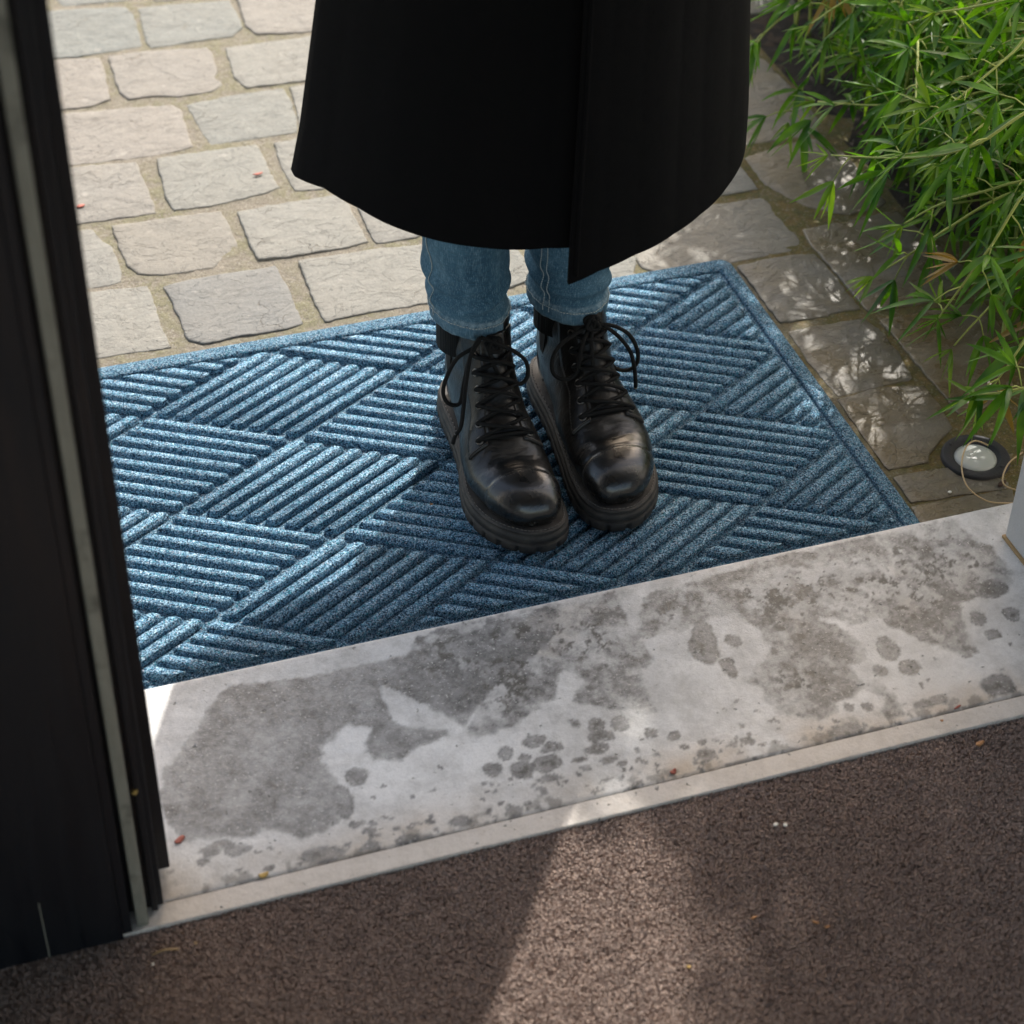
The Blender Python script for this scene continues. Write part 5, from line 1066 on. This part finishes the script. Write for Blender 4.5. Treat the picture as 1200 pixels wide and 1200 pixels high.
    arc = np.concatenate([[0],np.cumsum(np.linalg.norm(np.diff(O,axis=0),axis=1))])
    lug = np.array([1. if (a % .0205) < .0040 else 0. for a in arc])
    prof = [(-.016,.0318),(-.0045,.0318),(-.0012,.0315),(.0002,.0303),(.0004,.0285),(-.0012,.0276),(-.0012,.0262),(.0012,.0255),(.0020,.0225),(.0022,.0175),(.0010,.0163),(-.0006,.0158),(-.0006,.0148),(.0018,.0142),(.0028,.0120),(.0028,.0085),(.0026,.0030),(.0008,.0002),(-.012,.0002)]
    V = []; F = []; n = len(O)
    for d, z in prof:
        for k in range(n):
            dd = d-(.0030*lug[k] if z < .0090 else 0); q = O[k]+Nn[k]*dd; toe = max(0,(-q[1]-.20)/.077); V.append((q[0],q[1],z*prof_k+.0045*toe*toe))
    for i in range(len(prof)-1):
        for k in range(n): F.append((i*n+k,(i+1)*n+k,(i+1)*n+(k+1)%n,i*n+(k+1)%n))
    F.append(tuple(range(n))); F.append(tuple((len(prof)-1)*n+k for k in range(n-1,-1,-1)))
    add('sole', V, F, MAT['rubber'])
    L = []
    for k in range(0, n-3, 3):
        P = [np.array([*(O[k+q]+Nn[k+q]*-.0030), .0321*.86+.0045*max(0,(-O[k+q][1]-.20)/.077)**2]) for q in (0,1,2)]
        L.append(tube_geo(P, .00055, 4))
    V, F = join_geo(L); add('welt_stitching', V, F, MAT['dthread'])
    return boot
BOOT_L = (.541,1.7370,RAD(-2.2),1); BOOT_R = (.6465,1.7440,RAD(-1.0),-1)
make_boot(*BOOT_L, [('lace_loop',LACE_A1,0),('lace_end',LACE_A2,1),('lace_loop',LACE_A3,0)])
make_boot(*BOOT_R, [('lace_loop',LACE_B1,0),('lace_end',LACE_B2,0),('lace_loop',LACE_B3,0),('lace_end',LACE_B4,2)])
# ---- jeans: two slim legs joined at the hips
def leg_pts(cx, cy, hemz, tilt, rb, side):
    zs = np.concatenate([np.linspace(hemz,hemz+.022,8), np.linspace(hemz+.026,hemz+.14,46), np.linspace(hemz+.16,.80,14)])
    V = []; W = []; n = 84
    for k, z in enumerate(zs):
        h = z-hemz; r = rb+.0064*min(1,h/.10)**1.1+.030*max(0,min(1,(h-.1)/.5))
        ccx = cx+side*.002*min(1,h/.1)+side*-.006*max(0,min(1,(h-.1)/.5)); ccy = cy+.012*min(1,h/.12)
        for j in range(n):
            a = 2*math.pi*j/n; c_, s_ = math.cos(a), math.sin(a)
            wr = 0
            if h > .020:
                e = math.exp(-((h-.040)/.020)**2)
                wr += .0036*e*math.sin(h*230+2.2*math.sin(a+side)+1.0*math.sin(2*a))
                wr += .0018*math.exp(-((h-.075)/.035)**2)*math.sin(h*120-2.6*math.sin(a-.6*side)+.7)
                wr += .0022*math.sin(3*a+side*1.3+h*22)*min(1,h/.06)
                wr += .0028*max(0,math.sin(h*95+a*1.5))*math.exp(-((h-.05)/.03)**2)*(1 if s_ < 0 else .4)
            else:
                wr += .0022+.0005*math.sin(9*a+side)+.0004*math.sin(23*a)
                if h > .0175: wr -= .0030*(h-.0175)/.0025
                if h < .002: wr -= .001
            x = ccx+(r+wr)*c_; y = ccy+(r*1.30+wr)*s_
            V.append((x,y,z+tilt*(x-cx)*math.exp(-h/.05)+.002*math.sin(2*a)*math.exp(-h/.03)))
            W.append(.7 if (h < .003 or .0155 < h < .021) else (.18 if h < .0155 else .0))
    F = [(k*n+j,k*n+(j+1)%n,(k+1)*n+(j+1)%n,(k+1)*n+j) for k in range(len(zs)-1) for j in range(n)]
    # inner lip of the hem
    b = len(V)
    for j in range(n):
        x,y,z = V[j]; V.append((cx+(x-cx)*.95, cy+(y-cy)*.95, z+.001)); W.append(.6)
    for j in range(n):
        x,y,z = V[j]; V.append((cx+(x-cx)*.94, cy+(y-cy)*.94, z+.02)); W.append(0.)
    for j in range(n):
        F.append((b+j, b+(j+1)%n, (j+1)%n, j)); F.append((b+n+j, b+n+(j+1)%n, b+(j+1)%n, b+j))
    return V, F, W, zs, n
JL = (.5285,1.668,.1705,-.03,.0380,-1); JR = (.6375,1.672,.1640,-.015,.0385,1)
VA, FA, WA, zs, n_ = leg_pts(*JL); VB, FB, WB, _, _ = leg_pts(*JR)
V, F = join_geo([(VA,FA),(VB,FB)])
hipz = [(.76,.085,.055),(.82,.125,.085),(.90,.135,.095),(1.0,.125,.09)]
b = len(V); n2 = 40
for z,a,c in hipz:
    for j in range(n2): V.append((.591+a*math.cos(2*math.pi*j/n2), 1.71+c*math.sin(2*math.pi*j/n2), z))
for k in range(3):
    for j in range(n2): F.append((b+k*n2+j,b+k*n2+(j+1)%n2,b+(k+1)*n2+(j+1)%n2,b+(k+1)*n2+j))
F.append(tuple(b+3*n2+j for j in range(n2)))
jeans = pm('jeans', V, F, MAT['denim'])
at = jeans.data.attributes.new('worn','FLOAT','POINT'); at.data.foreach_set('value', np.array(WA+WB+[0.]*(4*n2), np.float32))
def on_leg(VV, k, j): return np.array(VV[k*n_+(j % n_)])
def outn(VV, k, j, cx, cy):
    p = on_leg(VV,k,j); d = np.array([p[0]-cx,p[1]-cy,0]); return p+d/np.linalg.norm(d)*.0006
for VV,(cx,cy) in ((VA,JL[:2]),(VB,JR[:2])):
    Q = catmull([outn(VV,5,j,cx,cy) for j in range(n_)], n_*5, True); L = []
    for i in range(0, len(Q)-3, 5): L.append(tube_geo(Q[i:i+4], .00065, 4))
    V, F = join_geo(L); pm('hem_stitching', V, F, MAT['thread'])
# seams down the inner and outer side
for VV,(cx,cy),jj in ((VB,JR[:2],(49,51)),(VA,JL[:2],(44,))):
    for q, j in enumerate(jj):
        P = [outn(VV,k,j,cx,cy) for k in range(3,60)]; Q = catmull(P, 57*5); L = []
        for i in range(0, len(Q)-4, 4): L.append(tube_geo(Q[i:i+4], .00065, 4))
        V, F = join_geo(L); pm('seam_stitching', V, F, MAT['thread'])
# socks inside the boots
for cx, cy in (JL[:2], JR[:2]):
    V, F = tube_geo([(cx,cy+.008,.13),(cx,cy+.008,.28)], [.0325,.0325], 28); pm('sock', V, F, MAT['elastic'])
# ---- coat
CX, CY = .585, 1.665
def lerpk(K, t, smooth=True):
    if t <= K[0][0]: return K[0][1]
    for (a,va),(b,vb) in zip(K,K[1:]):
        if t <= b:
            f = (t-a)/(b-a); f = f*f*(3-2*f) if smooth else f; return va+(vb-va)*f
    return K[-1][1]
# swept angle q in degrees: starts under the overlap, runs over the left side, the back, the right side to the front edge
PLAN = [(55,.147,.318),(88,.1345,.325),(100.3,.1352,.3287),(113.7,.1420,.3312),(125.5,.1535,.3370),(136.1,.1657,.3421),(144,.1735,.3455),(154.4,.1852,.3510),(163.4,.1930,.3551),(176,.2082,.3569),
 (187,.2285,.3485),(191,.2310,.3480),(200,.2170,.356),(215,.190,.366),(240,.160,.372),(270,.150,.372),(300,.162,.368),(325,.200,.350),(340,.228,.334),(350,.238,.326),(361.2,.2360,.3240),(369.1,.2205,.3201),(377.4,.2010,.3126),(391.8,.1766,.3092),(405.1,.1622,.3077),(425.2,.1487,.3077),(440.6,.1470,.3040),(453.6,.1503,.2972)]
PR = [(q,r) for q,r,z in PLAN]; HEMZ = [(q,z) for q,r,z in PLAN]
LEV = [(0,1.),(.10,.947),(.20,.895),(.35,.87),(.55,.79),(.75,.74),(.90,.76),(1.03,.72),(1.07,.5),(1.09,.3)]
qs = np.linspace(55,453,300); V = []; F = []; nl = 60
hs_ = np.concatenate([[0,.001,.003],np.linspace(.008,.30,40),np.linspace(.33,1.09,17)]); nl = len(hs_)
for lay in (0, 1):
    for k, h in enumerate(hs_):
        sc_ = lerpk(LEV, h, False); fade = math.exp(-h/.5)
        for q in qs:
            a = -math.radians(q); ca_, sa_ = math.cos(a), math.sin(a)
            r = lerpk(PR, q, False)
            fold = (.0055*math.sin(math.radians(q)*3+.6)+.004*math.sin(math.radians(q)*5+2.0)+.002*math.sin(math.radians(q)*9))*fade
            r = r*sc_+fold*.35*min(1,h/.05)
            if q > 405: r += .004*min(1,(q-405)/20)
            edge_r = .0012 if k == 0 else (.0004 if k == 1 else 0)
            r -= .0045*lay
            z = lerpk(HEMZ,q,False)+h*(1.42-.35+.0)/1.09+ (edge_r if lay == 0 else edge_r)
            shx = (1-sc_)*(.11 if h < .3 else .11)*1.0 if h < .5 else .02
            shx = (1-sc_)*.09 if h <= .33 else .0117
            V.append((CX+r*ca_+shx, CY+r*sa_, z))
nq = len(qs)
for lay in (0,1):
    o_ = lay*nl*nq
    for k in range(nl-1):
        for j in range(nq-1):
            f = (o_+k*nq+j, o_+k*nq+j+1, o_+(k+1)*nq+j+1, o_+(k+1)*nq+j); F.append(f if lay else f[::-1])
for j in range(nq-1): F.append((j, j+1, nl*nq+j+1, nl*nq+j))
for k in range(nl-1):
    F.append((k*nq, nl*nq+k*nq, nl*nq+(k+1)*nq, (k+1)*nq)); e = nq-1
    F.append((k*nq+e, (k+1)*nq+e, nl*nq+(k+1)*nq+e, nl*nq+k*nq+e))
pm('coat', V, F, MAT['wool'])
# raised topstitched front edge of the coat
P = []
for k in range(3, 44): P.append(np.array(V[k*nq+nq-3])+np.array([0,-.0005,0]))
v_, f_ = tube_geo(np.array(P), .0022, 6); pm('front_edge', v_, f_, MAT['wool'])
# ------------------------------------------------------------------ shrubs
def leaf_geo(base, d, L, W, droop, roll, rl):
    d = Vector(d).normalized(); up = Vector((0,0,1)); side = d.cross(up)
    if side.length < .1: side = d.cross(Vector((0,1,0)))
    side.normalize(); side = (Matrix.Rotation(roll,3,d) @ side); nr = side.cross(d)
    V = []; F = []
    T = (0,.12,.35,.6,.82,1.)
    for t in T:
        p = Vector(base)+d*(L*t)+Vector((0,0,-1))*(droop*L*t*t)-nr*(.06*L*math.sin(t*3))
        w = W*.5*max(.05,math.sin(math.pi*min(1,.06+.94*t**.8)))**.9 if t < 1 else W*.02
        V += [p-side*w+nr*w*.35, p, p+side*w+nr*w*.35]
    for i in range(len(T)-1):
        a = i*3; F += [(a,a+1,a+4,a+3),(a+1,a+2,a+5,a+4)]
    return V, F
def in_frame(p):
    v = Vector(p)-camo.matrix_world.translation; z = v.dot(cf)
    return z > .1 and abs(v.dot(cr)/z) < .26 and abs(v.dot(cu)/z) < .26
sh1 = tag(empty('shrub', (1.35,1.75,0)), 'leafy green shrub with narrow drooping leaves overhanging the wet paving beside the door pillar', 'shrub')
sh2 = tag(empty('shrub', (1.35,2.45,0)), 'narrow leaved green shrub at the back of the bed, close behind the black coat', 'shrub')
rl = random.Random(21); leaves = {0:[],1:[]}; petg = {0:[],1:[]}
for si, Sx in enumerate(STEMS):
    hand = si < STEM_HAND; root = Sx[0]; tip = Sx[-1]; g_ = 1 if (root[1]+tip[1])/2 > 2.12 else 0
    par = (sh1, sh2)[g_]; pl = Vector(par.location)
    pts = [Vector(p) for p in Sx]
    if hand:
        r0 = pts[0]; e = Vector((max(r0.x+.16,1.24)+rl.uniform(0,.1), r0.y+rl.uniform(.0,.12), 0)); pts = [e, (e+r0)/2+Vector((.03,0,r0.z*.30))]+pts
    P = catmull(pts, 30); rad = np.linspace(.0027,.0011,30)*(.85 if hand else 1.)
    G = [tube_geo(P, rad, 6)]
    LN = np.concatenate([[0],np.cumsum(np.linalg.norm(np.diff(P,axis=0),axis=1))]); tot = LN[-1]
    s = (.40 if hand else .28)*tot; nodes = []
    while s < tot-.01: nodes.append(s); s += rl.uniform(.030,.050)
    nodes.append(tot); spin = rl.uniform(0,6.28)
    for ni, s in enumerate(nodes):
        i = min(28, int(np.searchsorted(LN, s))); p = Vector(P[i]) if s < tot else Vector(P[-1]); tg = Vector(P[min(i+1,29)]-P[max(i-1,0)]).normalized()
        last = s >= tot; spin += 1.57+rl.uniform(-.3,.3)
        for side in ((0,) if last else (0,1)):
            if not last and hand and rl.random() < .25: continue
            perp = tg.cross(Vector((0,0,1))).normalized(); perp = Matrix.Rotation(spin+math.pi*side,3,tg) @ perp
            pl_ = rl.uniform(.015,.038) if not last else .004
            pd = (perp*.8+tg*.55+Vector((0,0,.15))).normalized() if not last else tg
            e = p+pd*pl_+Vector((0,0,-.15*pl_))
            if not last: G.append(tube_geo([p, p+pd*pl_*.5+Vector((0,0,.001)), e], [.0009,.0008,.0007], 5))
            nlf = rl.choice((4,5,5,6)) if not last else rl.choice((6,7,8))
            ax = (pd*.9+Vector((0,0,rl.uniform(-.35,.30)))).normalized() if not last else tg
            q1 = ax.cross(Vector((.3,.2,1))).normalized(); q2 = ax.cross(q1)
            young = 1 if (last and rl.random() < .8) or rl.random() < .06 else (2 if rl.random() < .022 else 0)
            for m_ in range(nlf):
                a = 2*math.pi*m_/nlf+rl.uniform(-.3,.3); sp_ = rl.uniform(.45,.95)
                dd = ax*(1.0 if not last else .8)+(q1*math.cos(a)+q2*math.sin(a))*sp_
                Lf = rl.uniform(.036,.066)*(.62 if last else 1.); Wf = Lf*rl.uniform(.115,.17)
                leaves[g_].append((leaf_geo(e, dd, Lf, Wf, rl.uniform(.1,.55), rl.uniform(-.9,.9), rl), young, e, hand))
    V, F = join_geo(G); mesh('stem', [Vector(v)-pl for v in V], F, MAT['stem'] if (hand or rl.random() < .75) else MAT['oldstem'], par)
cl = Vector(camo.location)
for g_, par in ((0,sh1),(1,sh2)):
    pl = Vector(par.location); Ls = sorted(leaves[g_], key=lambda q: (0 if in_frame(q[2]) else 1, (q[2]-cl).length-(.4 if q[3] else 0)))
    quota = 240 if g_ == 0 else 60
    for (V,F),yg,_,_ in Ls[:quota]: mesh('leaf', [v-pl for v in V], F, MAT[('leaf','leaf_young','leaf_dry')[yg]], par)
    for yg, mt in ((0,'leaf'),(1,'leaf_young'),(2,'leaf_dry')):
        G = [q[0] for q in Ls[quota:] if q[1] == yg]
        if G:
            V, F = join_geo(G); tag(mesh('foliage', [Vector(v)-pl for v in V], F, MAT[mt], par), kind='stuff')
print('leaves', len(leaves[0]), len(leaves[1]))
# ------------------------------------------------------------------ small tree behind the shrub bed
tr = tag(empty('tree', (2.35,3.55,0)), 'small leafy tree behind the shrub bed', 'tree'); tl = Vector(tr.location)
V, F = tube_geo(catmull([(0,0,-.05),(.02,-.03,.7),(-.03,-.02,1.4),(-.10,-.15,2.1),(-.15,-.2,2.9)], 24), np.linspace(.05,.02,24), 10); mesh('trunk', V, F, MAT['oldstem'], tr)
G = []; rt = random.Random(4)
for k in range(4):
    G.append(tube_geo(catmull([(-.04,-.06,1.2),(-.25,-.2,1.5+.05*k),(-.5+.06*k,-.45+.12*k,1.6+.15*k)], 12), np.linspace(.012,.004,12), 6))
for k in range(9):
    a = rt.uniform(0,6.28); e = Vector((-.21+.13*math.cos(a), -.35+.3*math.sin(a), 2.1+rt.uniform(0,.5)))
    G.append(tube_geo(catmull([(-.05,-.08,1.6),tuple(e*.5+Vector((-.03,-.03,.85))),tuple(e)], 12), np.linspace(.014,.004,12), 6))
V, F = join_geo(G); mesh('branch', V, F, MAT['oldstem'], tr)
G = []
for k in range(1700):
    while True:
        q = Vector((rt.uniform(-1,1),rt.uniform(-1,1),rt.uniform(-1,1)))
        if q.length < 1 and mnoise.noise(q*2.3) > -.45: break
    p = Vector((-.21+q.x*.145, -.35+q.y*.34, 2.32+q.z*.44))
    G.append(leaf_geo(p, (rt.uniform(-1,1),rt.uniform(-1,1),rt.uniform(-.9,.2)), rt.uniform(.05,.085), .022, .3, rt.uniform(-1,1), rt))
for k in range(1300):
    while True:
        q = Vector((rt.uniform(-1,1),rt.uniform(-1,1),rt.uniform(-1,1)))
        if q.length < 1: break
    p = Vector((-.53+q.x*.145, -.35+q.y*.30, 1.96+q.z*.27))
    G.append(leaf_geo(p, (rt.uniform(-1,1),rt.uniform(-1,1),rt.uniform(-.9,.2)), rt.uniform(.05,.085), .024, .3, rt.uniform(-1,1), rt))
V, F = join_geo(G); tag(mesh('crown', V, F, MAT['leaf'], tr), kind='stuff')
# ------------------------------------------------------------------ recessed ground light
LP = Vector((1.0465,1.4797,0)); gl = tag(empty('ground_spotlight', LP), 'round recessed ground light with black ring and white lens beside the pillar', 'ground light')
def lathe(name, prof, m_, par, n=48, ripple=0):
    V = []; F = []
    for r_, z in prof:
        for k in range(n):
            a = 2*math.pi*k/n; rr = r_*(1+ripple*math.sin(a*8)); V.append((rr*math.cos(a), rr*math.sin(a), z))
    for i in range(len(prof)-1):
        for k in range(n): F.append((i*n+k, i*n+(k+1)%n, (i+1)*n+(k+1)%n, (i+1)*n+k))
    if prof[-1][0] < .004: F.append(tuple((len(prof)-1)*n+k for k in range(n)))
    return mesh(name, V, F, m_, par)
lathe('ring', [(.0375,-.02),(.0375,.0015),(.0366,.0030),(.0350,.0036),(.0275,.0036),(.0268,.0030),(.0262,.0012),(.0240,.0006),(.0232,-.0010)], MAT['ring'], gl)
lathe('lens', [(.0236,-.0015),(.0228,.0004),(.018,.0020),(.010,.0030),(.003,.0033)], MAT['lens'], gl)
for k in range(4):
    a = .6+k*math.pi/2; V, F = tube_geo([(.031*math.cos(a),.031*math.sin(a),.0030),(.031*math.cos(a),.031*math.sin(a),.0045)], .0022, 10); mesh('screw', V, F, MAT['ring'], gl)
# ------------------------------------------------------------------ small litter
def stalk(label, P, r):
    c = Vector(P[0]); o = tube('dry_stalk', catmull([Vector(p)-c for p in P], 40), r, MAT['wire'], None, 6); o.location = c; tag(o, label, 'dry stalk')
stalk('thin dry straw coloured stalk curving over the round ground light', [(1.058,1.478,.016),(1.047,1.488,.017),(1.030,1.478,.018),(1.012,1.452,.017),(1.006,1.425,.012),(1.018,1.402,.008),(1.045,1.393,.006)], .0009)
stalk('thin dry stalk bent beside the pillar, right of the ground light', [(1.085,1.452,.02),(1.066,1.446,.014),(1.052,1.432,.008),(1.050,1.421,.006),(1.060,1.413,.004)], .0009)
def flake(name, label, cat, p, rx, ry, ang, m_, curl=.3, group=None):
    V = []; F = []; n = 10; r5 = random.Random(int(p[0]*9999+p[1]*777))
    for t, z in ((1.,0.),(.55,.35)):
        for k in range(n):
            a = 2*math.pi*k/n; j = r5.uniform(.8,1.15); x, y = rx*t*j*.8*math.cos(a), ry*t*j*.8*math.sin(a)
            V.append((x*math.cos(ang)-y*math.sin(ang), x*math.sin(ang)+y*math.cos(ang), curl*(x/rx)**2*ry+.0006+(0 if t == 1 else .0004)))
    for k in range(n): F.append((k,(k+1)%n,n+(k+1)%n,n+k))
    F.append(tuple(n+k for k in range(n))); b = len(V)
    V += [(x,y,z-.0007) for x,y,z in V[:n]]; F.append(tuple(b+k for k in range(n-1,-1,-1)))
    for k in range(n): F.append((k, b+k, b+(k+1)%n, (k+1)%n))
    o = mesh(name, V, F, m_); o.location = p; tag(o, label, cat, group); return o
Z0, ZC, ZS = .0015, .0425, .0452
flake('petal','small red petal on the sill beside the door leaf','petal',(.114,1.169,ZS),.0070,.0035,.6,MAT['red'],.6)
flake('dry_leaf','small curled yellow leaf near the inner edge of the sill','leaf',(.173,1.110,ZS),.0055,.0035,.2,MAT['yellow'],.8)
flake('petal','small red petal on the paving close to the door frame','petal',(.203,2.262,Z0),.0075,.004,.1,MAT['red'])
flake('petal','red curled petal on a grey paving stone left of the coat','petal',(.434,2.273,Z0),.009,.003,.15,MAT['red'],.5)
flake('petal','pinkish red petal in the paving joint below the coat corner','petal',(.461,2.230,-.004),.008,.004,-.2,MAT['red'])
flake('petal','tiny red petal in the joint above a blue grey paving stone','petal',(.299,2.217,-.004),.005,.003,.4,MAT['red'])
flake('crumb','white crumb on the carpet, left one of a close pair','crumb',(.6075,1.034,ZC),.003,.0022,.2,MAT['pale'])
flake('crumb','white crumb on the carpet, right one of a close pair','crumb',(.6150,1.031,ZC),.003,.0022,.5,MAT['pale'])
flake('dry_leaf','torn orange leaf scrap on the carpet near the sill at right','leaf',(.822,1.066,ZC),.006,.003,.3,MAT['orange'],.8)
flake('crumb','orange crumb on the carpet right of the bright sun stripe','crumb',(.549,.947,ZC),.0038,.0016,.2,MAT['orange'])
flake('crumb','longer orange crumb low on the carpet, left of its tiny neighbour','crumb',(.596,.927,ZC),.0038,.0016,-.6,MAT['orange'])
flake('crumb','tiny orange crumb low on the carpet, right of a longer one','crumb',(.603,.920,ZC),.003,.0014,.1,MAT['orange'])
flake('crumb','pale yellow crumb on the carpet within the sun stripe edge','crumb',(.479,.917,ZC),.0022,.002,.1,MAT['yellow'])
flake('petal','curled dark red petal on the sill edge near the sun stripe','petal',(.544,1.115,ZS),.0042,.003,.4,MAT['red'],.9)
flake('petal','thin red sliver lying in the sill groove at right','petal',(.823,1.111,ZS),.006,.0015,.35,MAT['red'])
flake('crumb','orange dot on the pale ledge at right','crumb',(.802,1.101,.0438),.002,.002,0,MAT['orange'])
flake('crumb','tiny orange crumb on the mat left of the boots','crumb',(.456,1.567,.0108),.0022,.0016,0,MAT['orange'])
flake('bark_chip','dark bark chip on the wet stone beside the ground light','bark',(1.051,1.430,Z0),.009,.004,.5,MAT['dark'])
flake('crumb','tan crumb on the wet stone below the ground light','crumb',(.991,1.434,Z0),.003,.0025,0,MAT['pale'])
o = tube('twig', [(-.011,0,0),(0,.001,.001),(.011,-.001,0)], .0009, MAT['twig'], None, 6); o.location = (.080,1.060,ZC); tag(o, 'tiny tan twig on the carpet at the foot of the door frame', 'twig')
flake('leaf_scrap','torn yellow leaf scrap caught on the metal strip of the door frame','leaf',(.0775,1.0975,.195),.004,.0035,.5,MAT['yellow'],.5)
flake('crumb','cream crumb on the carpet below the twig at the door frame','crumb',(.068,1.050,ZC),.0020,.0014,1,MAT['pale'],.3)
flake('crumb','tan crumb on the carpet right of the twig at the door frame','crumb',(.105,1.060,ZC),.0020,.0014,2,MAT['twig'],.3)
